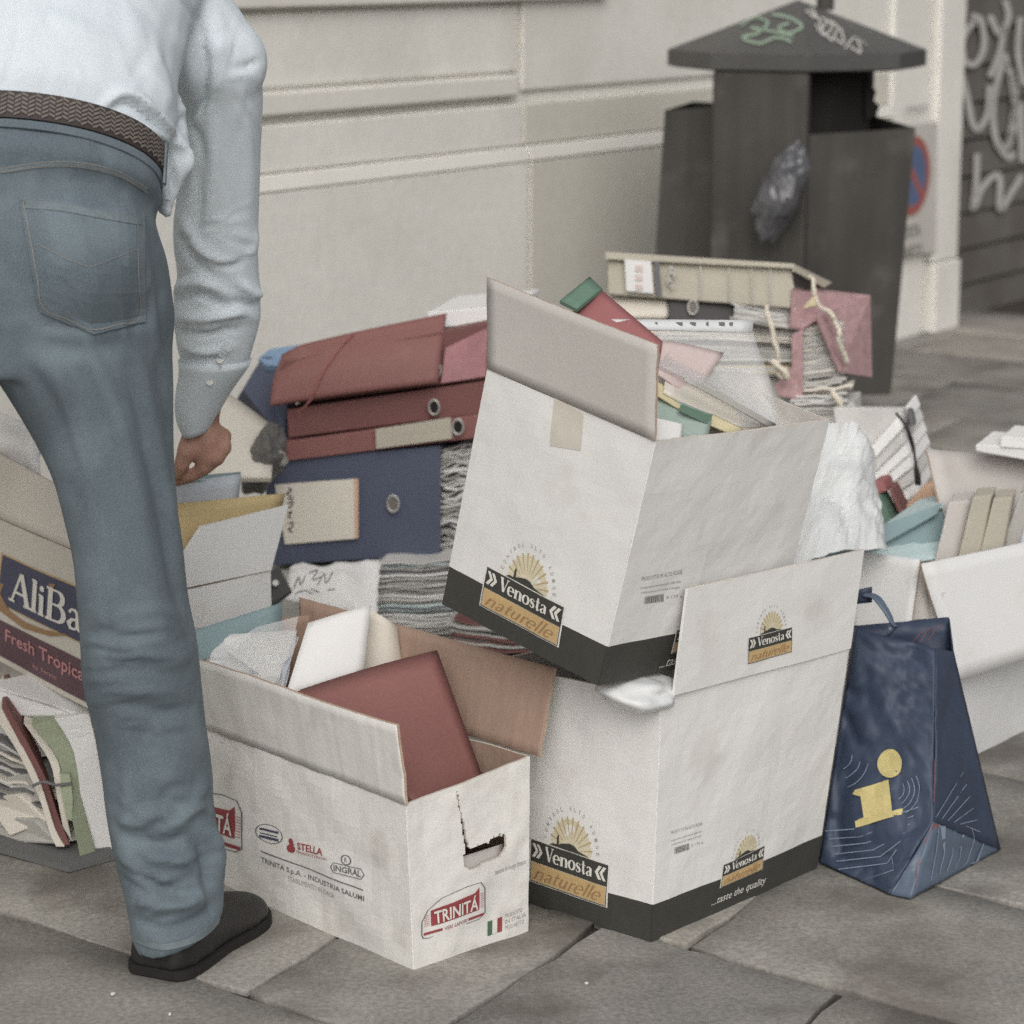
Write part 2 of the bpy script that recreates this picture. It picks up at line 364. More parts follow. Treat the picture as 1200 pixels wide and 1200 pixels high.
mat('paper_dark', S(112, 112, 112), .85, .08, 9, 200, .06, .1, 300, .2)
mat('paper_blue', S(200, 206, 214), .8, .03, 6)
mat('paper_pinkish', S(212, 194, 190), .8, .04, 6)
mat('peach', S(206, 172, 146), .8, .05, 8)
mat('yellow_card', S(196, 176, 132), .8, .05, 8, 160, .03)
mat('yellow_pale', S(222, 210, 172), .8, .04, 8)
mat('teal', S(134, 154, 157), .7, .05, 8, 160, .03, .08, 260, .3)
mat('teal_pale', S(186, 204, 204), .7, .04, 8)
mat('green_card', S(104, 130, 114), .7, .06, 8)
mat('green_pale', S(164, 180, 171), .6, .06, 8)
mat('sage', S(156, 164, 140), .75, .06, 8)
mat('red_card', S(134, 92, 88), .6, .07, 5, 180, .05, .2, 200, .35, dirt=(S(156, 118, 112), 13, .6, .45))
mat('red_bright', S(156, 102, 102), .6, .05, 6, 180, .04, .08, 300, .35)
mat('red_dark', S(118, 80, 77), .65, .08, 6, 180, .05, .2, 200, .3, dirt=(S(142, 106, 102), 13, .6, .4))
mat('red_sheen', S(168, 122, 126), .4, .14, 18, 90, .08, .1, 200, .5)  # pinkish sheen put into the base colour
mat('blue_card', S(82, 88, 106), .65, .06, 5, 160, .05, .12, 300, .3, dirt=(S(100, 108, 128), 14, .64, .3))
mat('blue_light', S(128, 152, 178), .65, .06, 6)
mat('black_card', S(62, 60, 60), .55, .1, 8, 120, .06, .1, 300, .35)
mat('cloth_grey', S(180, 174, 160), .9, .05, 8, 240, .06, .2, 400, .15)
mat('pink_pattern', S(174, 143, 144), .75, .16, 60, 220, .16, .1, 300, .2)
mat('metal', S(186, 183, 176), .35, .1, 30, 100, .05, 0, 1, .6, metal=.25)
mat('string', S(214, 206, 190), .9, .1, 60, 300, .1, .3, 500, .1)
mat('eyelet_inner', S(112, 108, 104), .5, .1)
mat('elastic', S(150, 96, 92), .8, .06)
mat('poly_clear', S(234, 234, 233), .14, .03, 12, 60, .03, .12, 40, .8, alpha=.27)
mat('poly_white', S(226, 228, 228, .95), .35, .04, 9, 60, .03, .15, 40, .45, alpha=.93)
mat('bag_blue', S(57, 67, 86), .5, .1, 9, 120, .06, .12, 90, .35, dirt=(S(78, 92, 114), 16, .64, .4))
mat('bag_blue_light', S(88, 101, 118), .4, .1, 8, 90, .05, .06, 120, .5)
mat('bag_gold', S(200, 186, 130), .5, .05, 12)
mat('bag_line', S(136, 150, 168), .5, .05, 12)
mat('bag_red', S(134, 92, 92), .5, .05, 12)
mat('plastic_grey', S(96, 94, 92), .5, .1, 12)
mat('denim', S(99, 110, 117), .92, .08, 9, 620, .16, .35, 1000, .1, dirt=(S(122, 135, 142), 12, .46, .6), sheen=.05)
mat('denim_seam', S(116, 126, 131), .92, .12, 40, 900, .2, .3, 700, .1)
mat('thread', S(140, 136, 130), .9, .1, 60)
mat('shirt', S(221, 230, 236, .92), .9, .02, 5, 700, .035, .25, 900, .05)
mat('cuff', S(212, 221, 227, .95), .85, .04, 5, 320, .05, .15, 600, .15, stretch=(1, 1, .1))
mat('button', S(220, 220, 216), .4, .03)
mat('leather_dark', S(58, 52, 50), .6, .14, 40, 200, .1, .1, 300, .4)
mat('leather_tan', S(108, 100, 94), .6, .14, 60, 200, .1, .1, 300, .4)
mat('shoe', S(40, 38, 38), .5, .12, 12, 200, .08, .12, 300, .4)
mat('sole', S(38, 36, 36), .8, .1, 20)
mat('skin', S(160, 124, 108), .6, .1, 26, 160, .07, .2, 260, .35, dirt=(S(156, 112, 100), 30, .52, .5))
mat('hair', S(120, 112, 106), .8, .2, 60)
M = MATS
# ------------------------------------------------------------------ setting: ground and paving stones
gv = []; 
mesh('ground', [(-60, -40, -.03), (60, -40, -.03), (60, 80, -.03), (-60, 80, -.03)], [[0, 1, 2, 3]], M['stone_b'], kind='structure')
pav = mesh('pavement', [(-14, -6, -.009), (14, -6, -.009), (14, 16, -.009), (-14, 16, -.009)], [[0, 1, 2, 3]], M['joint'], kind='structure')
YR = math.radians(-38); D1 = Vector((math.cos(YR), math.sin(YR), 0)); D2 = Vector((-math.sin(YR), math.cos(YR), 0))
def stone(a0, a1, b0, b1, k):
    g = .003; P = []; rr = random.Random(k)
    def edge(x0, y0, x1, y1, n):
        for i in range(n):
            t = i/n; j = .006 if 0 < i else .004
            P.append([x0+(x1-x0)*t+rr.uniform(-j, j), y0+(y1-y0)*t+rr.uniform(-j, j)])
    c = .005
    edge(a0+g+c, b0+g, a1-g-c, b0+g, 9); edge(a1-g, b0+g+c, a1-g, b1-g-c, 7); edge(a1-g-c, b1-g, a0+g+c, b1-g, 9); edge(a0+g, b1-g-c, a0+g, b0+g+c, 7)
    ca, cb = (a0+a1)/2, (b0+b1)/2; z0 = rr.uniform(-.002, .001); tx, ty = rr.uniform(-.004, .004), rr.uniform(-.004, .004)
    def w3(a, b, z): p = D1*(a-.13*(b-(2.11+2.57)/2))+D2*b; return Vector((p.x, p.y, z+z0+tx*(a-ca)+ty*(b-cb) if z > -.02 else z))
    lv = [(1.0, -.026), (1.0, -.004), (.9985, -.001), (.995, 0.0), (.6, .001)]; vs = []; n = len(P)
    for s, z in lv: vs += [w3(ca+(a-ca)*s, cb+(b-cb)*s, z+(nz3((a*s, b*s, k), 3)*.002 if z >= 0 else 0)) for a, b in P]
    fs = [[j*n+i, j*n+(i+1) % n, (j+1)*n+(i+1) % n, (j+1)*n+i] for j in range(4) for i in range(n)]+[list(range(4*n, 5*n))]
    o = mesh('paving_stone', vs, fs, M[rr.choice(['stone', 'stone', 'stone_b', 'stone_c'])], pav)
    o.data.polygons.foreach_set('use_smooth', [True]*len(o.data.polygons))
rows = [-.9, -.35, .2, .72, 1.2, 1.66, 2.113, 2.567, 2.961, 3.443, 3.9, 4.34, 4.82, 5.3, 5.74, 6.2, 6.7, 7.15, 7.6, 8.1]
fixed = {6: [-2.72, -2.098, -1.826, -1.462, -.93], 7: [-2.9, -2.36, -1.692, -1.13, -.55], 8: [-2.5, -1.98, -1.36, -.82], 5: [-2.55, -1.95, -1.22, -.7]}
k = 0
for i in range(len(rows)-1):
    rr = random.Random(100+i); cuts = list(fixed.get(i, [-2.2+rr.uniform(-.2, .2)]))
    lo, hi = -7.0 if i > 8 else -4.2, 1.2
    while cuts[0] > lo: cuts.insert(0, cuts[0]-rr.uniform(.42, .8))
    while cuts[-1] < hi: cuts.append(cuts[-1]+rr.uniform(.42, .8))
    for a0, a1 in zip(cuts[:-1], cuts[1:]):
        p = D1*a0+D2*rows[i]
        if p.y < 1.6 and abs(p.x) > 3: continue
        stone(a0, a1, rows[i], rows[i+1], k); k += 1
# ------------------------------------------------------------------ facade
WA = math.radians(34); WT = Vector((math.sin(WA), math.cos(WA), 0)); WN = Vector((math.cos(WA), -math.sin(WA), 0)); W0 = Vector((0, 6.49, 0))
def wp(s, z, n=0.0): return W0+WT*s+WN*n+Vector((0, 0, z))
fac = thing('building_facade', 'pale beige plastered house wall with stone plinth and ledges behind the boxes', 'wall', wp(0, 0, 0))
def wb(name, s0, s1, z0, z1, n0, n1, m='plaster', bevel=.006, parent=None, lab=None):
    return block(name, [wp(s0, z0, n1), wp(s1, z0, n1), wp(s1, z1, n1), wp(s0, z1, n1)], WN*(n0-n1), M[m], parent or fac, bevel=bevel, lab=lab)
wb('wall', -6, 2.60, -.06, 4.2, -.4, 0.0, bevel=0)
wb('wall', 2.60, 7.5, 2.3, 4.2, -.4, -.03, bevel=0)
s_cuts = [-6, -4.6, -3.1, -1.62, .018, 1.72, 2.112]
for s0, s1 in zip(s_cuts[:-1], s_cuts[1:]):
    wb('plinth_slab', s0+.004, s1-.004, -.05, .728, .001, .042, 'plaster_dull' if s0 > 0 else 'plaster')
    block('plinth_ledge', [wp(s0+.004, .729, .046), wp(s1-.004, .729, .046), wp(s1-.004, .765, .033), wp(s0+.004, .765, .033)], WN*-.03, M['plaster_warm'], fac, bevel=.003)
    wb('ledge_band', s0+.002, s1-.002, .767, .872, .001, .022, 'plaster_dull' if s0 > 0 else 'plaster')
wb('stone_course', -6, .012, .951, 1.112, .001, .008, 'plaster')
wb('stone_course', .03, 2.11, .90, 1.21, .001, .012, 'plaster')
wb('rail_moulding', -6, -.012, .892, .943, .001, .03, 'plaster_warm')
wb('cornice_band', -6, .40, 1.124, 1.21, .001, .035, 'plaster_warm')
wb('stone_course', -6, 2.11, 1.22, 2.0, .001, .02, 'plaster')
wb('pilaster', 2.118, 2.40, -.05, 3.2, .001, .03, 'plaster')
wb('pilaster', 2.425, 2.62, .232, 3.2, .001, .05, 'plaster')
wb('base_block', 2.425, 2.622, -.05, .228, .001, .062, 'plaster')
# roller shutter with sprayed tags
sh = thing('roller_shutter', 'dark grey roller shutter of wide slats with white spray tags', 'shutter', wp(2.7, 0, -.05))
wb('shutter_backing', 2.66, 6.0, -.03, 2.3, -.2, -.09, 'black_void', 0, sh)
for i in range(18):
    z = -.026+i*.1265
    block('slat', [wp(2.655, z, -.05), wp(6.0, z, -.05), wp(6.0, z+.121, -.062), wp(2.655, z+.121, -.062)], WN*-.02, M['shutter'], sh, bevel=.005)
def wall_pt(u, v, n):                              # where a sight line meets the wall plane pushed out by n
    d = ray(u, v); q = wp(0, 0, n); return O+d*((q-O).dot(WN)/d.dot(WN))
def spray(name, lines, f, wpx, m, parent, off=.004):
    items = []
    for l in lines:
        p = [Vector((a, b, 0)) for a, b in l]; q = [(x.x, x.y) for x in smoothpts(p, 6)]; items.append(stroke(q, wpx))
    g = merge2(items); return decal(name, g, f, m, parent, off)
tag_l = [[(1142, 25), (1128, 45), (1130, 70), (1143, 75), (1153, 55), (1150, 25), (1138, 18)], [(1127, 88), (1134, 115), (1140, 145), (1148, 150), (1158, 130), (1160, 100)],
         [(1160, 18), (1172, 40), (1182, 20), (1178, 0)], [(1176, 30), (1172, 60), (1160, 90)], [(1176, 62), (1186, 95), (1190, 140), (1182, 170)], [(1176, 70), (1164, 120), (1168, 165), (1182, 168), (1190, 110), (1180, 75)],
         [(1145, 180), (1144, 215), (1141, 245), (1150, 222), (1166, 205), (1172, 212), (1172, 245), (1184, 228), (1198, 205)], [(1196, 20), (1193, 60), (1200, 100)], [(1168, 168), (1182, 185), (1188, 178)], [(1196, 120), (1198, 190)]]
spray('spray_tag', tag_l, lambda a, b, o: wall_pt(a, b, -.05+.006), 7.5, M['spray_white'], sh)
# parking sign painted plate on the pilaster
sg = thing('no_parking_sign', 'round no parking sign in red and blue on a white plate on the pilaster', 'sign', wall_pt(1075, 215, .052))
sp = block('sign_plate', [wall_pt(1056, 300, .055), wall_pt(1097, 296, .055), wall_pt(1099, 142, .055), wall_pt(1058, 148, .055)], WN*-.004, M['sign_white'], sg, bevel=.001)
sc0 = wall_pt(1070, 206, .058)
def sgn(a, b, o): return sc0+WT*a+Vector((0, 0, b))+WN*o
def ringpoly(r0, r1, n=28):
    V = [(r*math.cos(2*math.pi*i/n), r*math.sin(2*math.pi*i/n)) for r in (r0, r1) for i in range(n)]; return V, [[i, (i+1) % n, n+(i+1) % n, n+i] for i in range(n)]
decal('red_ring', ringpoly(.098, .128), sgn, M['sign_red'], sg, .0012)
decal('blue_field', ringpoly(.001, .098), sgn, M['sign_blue'], sg, .001)
decal('red_bar', stroke([(-.07, .07), (.07, -.07)], .026), sgn, M['sign_red'], sg, .0018)
for y0, y1, x0, x1 in ((-.20, -.16, -.08, .07), (-.265, -.225, -.08, .09), (.2, .225, -.06, .1)):
    decal('sign_lettering', place2(text2d('DIVIETO' if y0 < -.21 else ('SOSTA' if y0 < 0 else 'PASSO')), x0, y0, x1, y1), sgn, M['sign_ink'], sg, .001)
# ------------------------------------------------------------------ litter bin
BC = at(934, 57, 6.4); BC.z = 0
bn = thing('litter_bin', 'dark grey octagonal litter bin with two side buckets and a scribbled lid', 'bin', BC)
bang = math.atan2(BC.x, BC.y)                      # bearing of the bin
def bp(ang, r, z):                                # ang 0 = to the right of the sight line, 90 = towards the street
    a = math.radians(ang); rt = Vector((math.cos(bang), -math.sin(bang), 0)); tw = Vector((-math.sin(bang), -math.cos(bang), 0))
    p = BC+rt*(r*math.cos(a))+tw*(r*math.sin(a)); return Vector((p.x, p.y, z))
OA = [-5+45*i for i in range(8)]; RL = .318
lid_v = [bp(a, RL, 1.008) for a in OA]+[bp(a, RL, .97) for a in OA]+[bp(a, RL-.02, .965) for a in OA]+[bp(85, .0, 1.128)]+[bp(85, 0, .962)]
lid_f = [[i, (i+1) % 8, 24] for i in range(8)]+[[i, 8+i, 8+(i+1) % 8, (i+1) % 8] for i in range(8)]+[[8+i, 16+i, 16+(i+1) % 8, 8+(i+1) % 8] for i in range(8)]+[[16+i, 25, 16+(i+1) % 8] for i in range(8)]
lid = mesh('lid', lid_v, lid_f, M['bin_lid'], bn)
def prism(name, angs, r0, r1, z0, z1, m, parent):
    n = len(angs); vs = [bp(a, r0, z0) for a in angs]+[bp(a, r1, z1) for a in angs]
    return mesh(name, vs, [list(range(n))[::-1], list(range(n, 2*n))]+[[i, (i+1) % n, n+(i+1) % n, n+i] for i in range(n)], m, parent)
prism('opening_shade', [i*45+17 for i in range(8)], .17, .185, .10, .966, M['black_void'], bn)  # near-black solid paints the shade inside the bin openings
for a in (85, -95):                                # two full height side panels under the lid
    p0, p1 = a, a+45
    q = [bp(p1, RL-.012, .12), bp(p0, RL-.012, .12), bp(p0, RL-.008, .966), bp(p1, RL-.008, .966)]
    block('side_panel', q, (bp(a+22.5, 0, 0)-bp(a+22.5, .03, 0)), M['bin_plastic'], bn, bevel=.006)
prism('post', [i*45 for i in range(8)], .03, .03, -.02, .15, M['metal'], bn)
tube('post', [at(967, 12, 6.5), at(967, 12, 6.5)+Vector((0, 0, .3))], .022, M['sign_ink'], bn, 12)
def bucket(px):
    """open bucket from eight sight lines: top front-left, front-right, back-right, back-left, then the bottom"""
    t = [at(u, v, y) for u, v, y in px]; T, B = t[:4], t[4:]
    bm = bmesh.new(); c = sum(T, Vector())/4; vs = []
    vo = [bm.verts.new(p) for p in T]+[bm.verts.new(p) for p in B]
    vi = [bm.verts.new(p+(c-p)*.06-Vector((0, 0, .001))) for p in T]+[bm.verts.new(p+(sum(B, Vector())/4-p)*.06+Vector((0, 0, .02))) for p in B]
    for i in range(4):
        j = (i+1) % 4; bm.faces.new([vo[i], vo[j], vo[4+j], vo[4+i]]); bm.faces.new([vi[j], vi[i], vi[4+i], vi[4+j]]); bm.faces.new([vo[j], vo[i], vi[i], vi[j]])
    bm.faces.new(vo[4:]); bm.faces.new(vi[4:])
    return bmobj('bucket', bm, M['bin_plastic'], bn)
bk = bucket([(945, 158, 6.12), (1073, 150, 6.2), (1021, 134, 6.5), (944, 140, 6.42), (931, 466, 6.17), (1044, 462, 6.24), (1012, 440, 6.42), (931, 442, 6.4)])
bucket([(779, 129, 6.36), (836, 125, 6.3), (836, 120, 6.55), (812, 119, 6.6), (758, 440, 6.36), (836, 445, 6.3), (836, 430, 6.55), (800, 428, 6.6)])
pslab('torn_liner', [at(1018, 92, 6.30), at(1022, 92, 6.30), at(1021, 100, 6.30), at(1027, 107, 6.30), at(1024, 118, 6.30), at(1031, 124, 6.30), at(1027, 136, 6.30), at(1014, 138, 6.30), at(1014, 92, 6.30)], .004, M['black_void'], bn)
def surf_ray(o, back=0.0):
    dg = bpy.context.evaluated_depsgraph_get(); me = o.data; T = BVHTree.FromPolygons([v.co for v in me.vertices], [list(p.vertices) for p in me.polygons])
    last = [(me.vertices[0].co-O).length]
    def f(u, v, off=0.0):
        d = ray(u, v).normalized(); h = T.ray_cast(O, d)
        if h[0] is not None: last[0] = h[3]
        if h[0] is None:
            h = T.find_nearest(O+d*last[0]); n = h[1]
        else: n = h[1]
        if n.dot(d) > 0: n = -n
        return h[0]+n*off
    return f
lf = surf_ray(lid)
spray('spray_scribble', [[(868, 32), (885, 22), (900, 28), (888, 40), (870, 45), (890, 52), (910, 45), (928, 50)], [(905, 18), (925, 22), (940, 32), (925, 40), (912, 34), (925, 28)], [(838, 32), (850, 26), (862, 22)], [(880, 34), (905, 38), (930, 44)]], lambda a, b, o: lf(a, b, o), 3.2, M['spray_green'], bn, .003)
spray('spray_scribble', [[(944, 13), (955, 22), (950, 10), (962, 30), (958, 38)], [(962, 22), (975, 30), (968, 42), (962, 38), (972, 26), (984, 36)], [(975, 48), (984, 34), (988, 52), (978, 46)], [(990, 58), (1002, 45), (1008, 62), (996, 56)], [(1000, 44), (1016, 54), (1006, 48)], [(955, 30), (976, 50)]], lambda a, b, o: lf(a, b, o), 2.3, M['spray_white'], bn, .003)
bf = surf_ray(bk)
spray('spray_scribble', [[(1003, 195), (1002, 206), (1012, 212)], [(1012, 206), (1024, 203), (1034, 205)], [(990, 212), (992, 200)]], lambda a, b, o: bf(a, b, o), 1.6, M['bin_lid'], bn, .003)
# crumpled sack hanging at the bucket
def crumple(root_name, outline_c, hw, hh, y, m, parent=None, seed=0, depth=.05, amp=.03, n=26, tilt=0.0):
    vs, fs = [], []; c = at(*outline_c, y)
    rt = Vector((math.cos(tilt), 0, -math.sin(tilt))); upv = Vector((math.sin(tilt), 0, math.cos(tilt)))
    for j in range(n+1):
        for i in range(n):
            th = math.pi*j/n; ph = 2*math.pi*i/n; d = Vector((math.sin(th)*math.cos(ph), math.sin(th)*math.sin(ph), math.cos(th)))
            cr = abs(noise.noise(d*2.2+Vector((seed, 0, 0))))+.5*abs(noise.noise(d*5+Vector((0, seed, 0)))); k = 1-amp*14*cr*.5+.25*noise.noise(d*1.6+Vector((0, 0, seed)))
            vs.append(c+rt*(d.x*hw*k)+upv*(d.z*hh*k)+Vector((0, d.y*depth*k, 0)))
    for j in range(n):
        for i in range(n): fs.append([j*n+i, j*n+(i+1) % n, (j+1)*n+(i+1) % n, (j+1)*n+i])
    return mesh(root_name, vs, fs, m, parent, smooth=False)
o = crumple('bin_sack', (914, 226), .052, .125, 6.05, M['bag_black'], None, 3, .06, .035, tilt=.35)
label(o, 'crumpled black plastic sack bulging out beside the bin bucket', 'plastic sack')
# ------------------------------------------------------------------ the two apple cartons with the sunburst print
CW = [M['carton_white'], M['carton_grey'], M['edge_pale'], M['print_black']]
def sunburst(f, parent, lettering=True):
    """round sun emblem over the name plate, in a frame 0..1 (plate) with the sun above it (y from 1 to 1.9)"""
    decal('print_plate', rect2(0, 0, 1, 1, 8, 4), f, M['print_white'], parent, .0006)
    decal('print_plate', rect2(.014, .5, .986, .972, 8, 3), f, M['print_black'], parent, .0011)
    decal('print_plate', rect2(.03, .05, .97, .47, 8, 3), f, M['print_tan'], parent, .0012)
    decal('print_outline', frame2(.016, .02, .984, .5, .008, .02), f, M['print_black'], parent, .0012)
    decal('print_word', merge2([place2(serif_word('Venosta', .2, .055), .2, .58, .795, .93), (lambda V: (V[0], V[1]))(merge2([stroke([(x, .9), (x+.045, .745), (x, .59)], .036) for x in (.05, .105)])), merge2([stroke([(x, .9), (x-.045, .745), (x, .59)], .036) for x in (.95, .895)])]), f, M['print_white'], parent, .0016)
    decal('print_word', place2(serif_word('naturelle', .12, .05, .42, False), .07, .1, .92, .42), f, M['print_bronze'], parent, .0017)
    cx, rx, ry = .52, .27, .78
    decal('print_sun', fill2([(cx-rx*.93, 1.0)]+arcp(cx, 1.0, rx*.93, ry*.93, 180, 0, 20)[1:-1]+[(cx+rx*.93, 1.0)]), f, M['print_cream'], parent, .0006)
    rays = [fill2([(cx+rx*.35*math.cos(math.radians(a)), 1+ry*.35*math.sin(math.radians(a))), (cx+rx*math.cos(math.radians(a-1.7)), 1+ry*math.sin(math.radians(a-1.7))), (cx+rx*math.cos(math.radians(a+1.7)), 1+ry*math.sin(math.radians(a+1.7)))]) for a in range(12, 175, 15)]
    decal('print_rays', merge2(rays), f, M['print_straw'], parent, .001)
    hill = [(.25, 1.0), (.30, 1.06), (.33, 1.05), (.345, 1.07), (.345, 1.24), (.355, 1.3), (.368, 1.24), (.37, 1.08), (.42, 1.12), (.5, 1.17), (.56, 1.15), (.62, 1.06), (.7, 1.03), (.76, 1.0)]
    decal('print_hill', fill2(hill), f, M['print_black'], parent, .0014)
    if lettering:
        w = 'CONTROL ALTO ADIGE'; it = []
        for i, ch in enumerate(w):
            if ch == ' ': continue
            a = math.radians(172-164*i/(len(w)-1)); V, F = text2d(ch); px, py = cx+rx*1.17*math.cos(a), 1+ry*1.17*math.sin(a); tx, ty = math.sin(a), -math.cos(a)
            it.append(([(px+((x-.5)*tx*.024-(y)*ty*.036), py+((x-.5)*ty*.07+y*tx*.10)) for x, y in V], F))
        decal('print_lettering', merge2(it), f, M['print_grey'], parent, .0006)
def address(f, parent):
    decal('print_lettering', merge2([place2(text2d('PRODOTTO IN ALTO ADIGE'), 0, .86, .95, 1), place2(text2d('cooperativa ortofrutticola della valle'), 0, .55, .92, .66), place2(text2d('confezionato per la vendita al dettaglio'), .02, .38, .9, .48), place2(text2d('0 175 g'), .6, .08, .95, .2)]), f, M['print_grey'], parent)
    rr = random.Random(4); x = .12; it = []
    while x < .52: w_ = rr.choice([.008, .014, .02]); it.append(rect2(x, .02, x+w_, .28, 1, 1)); x += w_+rr.choice([.008, .013])
    decal('print_bars', merge2(it), f, M['print_ink'], parent)
R3 = Matrix(((.6689, -.7175, .1944), (.7409, .6647, -.0959), (-.0604, .2082, .9762))); P3 = Vector((.1067, 3.0433, .3602))
def loc3(a, b, c): return P3+R3 @ Vector((a, b, c))
uR, uL, uH = .365, .2773, .3209
up_t = [at(768, 518, loc3(0, 0, uH).y), at(973, 492, loc3(uR, 0, uH).y), loc3(uR, uL, uH), at(570, 432, loc3(0, uL, uH).y)]
ub = thing('open_carton', 'white cardboard apple carton tilted on top of a second one, one grey flap raised', 'cardboard box', loc3(.18, .14, 0), 'apple cartons stacked one on the other')
pn = carton(ub, [loc3(0, 0, 0), loc3(uR, 0, 0), loc3(uR, uL, 0), loc3(0, uL, 0)], up_t, CW, rough=.0012, bulge=(.004, .003), band=.165, seed=1)
sunburst(pn['left'].quad([(562, 709), (655, 759), (663, 711), (571, 662)]), pn['left'].obj)
address(pn['right'].quad([(748, 709), (802, 703), (802, 667), (752, 676)]), pn['right'].obj)
fq = pn['right'].quad([(786, 766), (842, 752), (849, 722), (792, 738)]); sunburst(fq, pn['right'].obj, False)
decal('print_slogan', place2(text2d('...taste', .35), .0, .0, 1, 1), pn['right'].quad([(772, 783), (800, 776), (802, 768), (775, 774)]), M['print_white'], pn['right'].obj)
decal('tape_strip', rect2(0, 0, 1, 1, 6, 6), pn['left'].quad([(645, 522), (681, 528), (684, 485), (650, 465)]), M['tape'], pn['left'].obj, .0008)
fl = [at(571, 432, up_t[3].y-.003), at(767, 516, up_t[0].y-.004), at(770, 404, 3.005), at(570, 325, 3.205)]
sheet('flap', fl, .004, [M['carton_grey'], M['carton_white'], M['cut_edge']], ub, 16, 8, lambda s, t: .004*math.sin(3.1*s)*t+.0006*nz3((s*9, t*9, 3), 1.5), rag=.004)
# lower carton
A_, R_, L_ = G(763, 1104), G(958, 1018), Vector((-.027, 3.29, 0)); B_ = R_+(L_-A_)
lb = thing('open_carton', 'white cardboard apple carton standing on the pavement under the tilted one, printed flap raised', 'cardboard box', (A_+B_)/2, 'apple cartons stacked one on the other')
lt = [at(775, 818, 3.10), at(996, 759, 3.375), Vector((.255, 3.56, .32)), Vector((-.030, 3.29, .322))]
pl = carton(lb, [A_, R_, B_, L_], lt, CW, rough=.0013, bulge=(.005, .006), band=.155, seed=5)
sunburst(pl['left'].quad([(620, 1032), (712, 1064), (715, 1013), (622, 981)]), pl['left'].obj)
address(pl['right'].quad([(785, 1003), (826, 990), (824, 962), (786, 974)]), pl['right'].obj)
sunburst(pl['right'].quad([(843, 1041), (893, 1019), (896, 990), (847, 1013)]), pl['right'].obj)
decal('print_slogan', place2(text2d('...taste the quality', .35), 0, 0, 1, 1), pl['right'].quad([(833, 1064), (897, 1037), (898, 1026), (834, 1053)]), M['print_white'], pl['right'].obj)
fl = [at(790, 815, 3.105), at(997, 760, 3.372), at(1013, 644, 3.385), at(806, 690, 3.11)]
fo = Panel(*[fl[0], fl[1], fl[2], fl[3]], (A_-B_).cross(Vector((0, 0, 1))) if False else (fl[1]-fl[0]).cross(fl[3]-fl[0]), .002, seed=9)
if fo.n.dot(O-fl[0]) < 0: fo.n = -fo.n
fobj = fo.build('flap', .004, CW, lb, 12, 8)
sunburst(fo.quad([(875, 779), (928, 764), (928, 734), (876, 747)]), fobj)
# ------------------------------------------------------------------ the sausage carton in front
CR = [M['carton_rough'], M['kraft'], M['edge_pale']]
A_, R_, L_ = G(485, 1138), G(620, 1092), Vector((-.444, 3.36, 0)); B_ = R_+(L_-A_)
tb = thing('open_carton', 'worn white carton of red folders and papers with a torn hand hole, kraft brown inside', 'cardboard box', (A_+B_)/2)
tt = [at(476, 943, 3.005), at(622, 886, 3.140), Vector((-.300, 3.487, .225)), Vector((-.446, 3.355, .22))]
TT0 = Panel(A_, R_, tt[1], tt[0], (0, -1, 0))
h0 = [TT0.inv(*q) for q in ((540, 1022), (588, 1000), (590, 975), (541, 998))]
def hand_hole(x, y):
    n1 = .012*nz3((x*40, y*40, 1), 1)
    x0, x1 = .42, .79; t = (x-x0)/(x1-x0)
    if 0 < t < 1:
        lo = h0[0][1]+(h0[1][1]-h0[0][1])*t; hi = h0[3][1]+(h0[2][1]-h0[3][1])*t
        r = .035; dx = min(t, 1-t)*(x1-x0); m_ = max(0, 1-dx/.05)*.03
        if lo+m_+n1*.3 < y < hi-m_*.7+n1*1.6: return True
    yt = (y-h0[3][1])/(1-h0[3][1])                   # the tear from the hole up to the rim
    if y > h0[3][1]-.05:
        cx = .46-.085*max(0, yt); wd = .008+.03*(1-max(0, yt))**2
        if abs(x-cx+n1) < wd*.5 and yt < .93: return True
    return False
pt_ = carton(tb, [A_, R_, B_, L_], tt, CR, rough=.0022, bulge=(.003, .004), seed=21, holes={'right': hand_hole})
F_ = pt_['right']; po = F_.obj
hq = [F_.inv(*q) for q in ((534, 1034), (600, 1008), (600, 992), (534, 1013))]
ins = lambda q, d: F_.P(q[0], q[1], -d)
sheet('folded_tab', [ins(hq[0], .010), ins(hq[1], .010), ins(hq[2], .016), ins(hq[3], .016)], .003, M['carton_grey'], tb, 6, 4)
def logo_trinita(f, parent):
    out = [(.0, .1), (.02, .0), (.1, -.04), (.9, -.0), (1, .1), (1.0, .8), (.93, 1.0), (.7, 1.02), (.3, .94), (.1, .72), (.0, .45)]
    decal('print_outline', stroke(out+[out[0]], .018), f, M['print_ink'], parent, .0008)
    decal('print_plate', (lambda V, F: ([(.14+.76*a, .26+b*(.42+.1*a+(.1 if a > .9 else 0))) for a, b in V], F))(*rect2(0, 0, 1, 1, 10, 6)), f, M['print_red'], parent, .0008)
    decal('print_word', place2(text2d('TRINIT\u00c1', 0, .02), .18, .3, .87, .72), f, M['print_white'], parent, .0022)
    decal('print_plate', rect2(.03, .06, .3, .13, 2, 1), f, M['print_red'], parent, .0008); decal('print_plate', rect2(.72, .06, .98, .13, 2, 1), f, M['print_red'], parent, .0008)
    decal('print_lettering', place2(text2d('VERI SAPORI'), .33, .04, .7, .14), f, M['print_red'], parent, .0008)
    decal('print_plate', merge2([rect2(.04, .3+.055*i, .12, .318+.055*i, 1, 1) for i in range(6)]+[rect2(.92, .3+.055*i, .98, .318+.055*i, 1, 1) for i in range(8)]), f, M['print_pink'], parent, .0008)
logo_trinita(F_.quad([(494, 1100), (568, 1074), (568, 1032), (494, 1057)]), po)
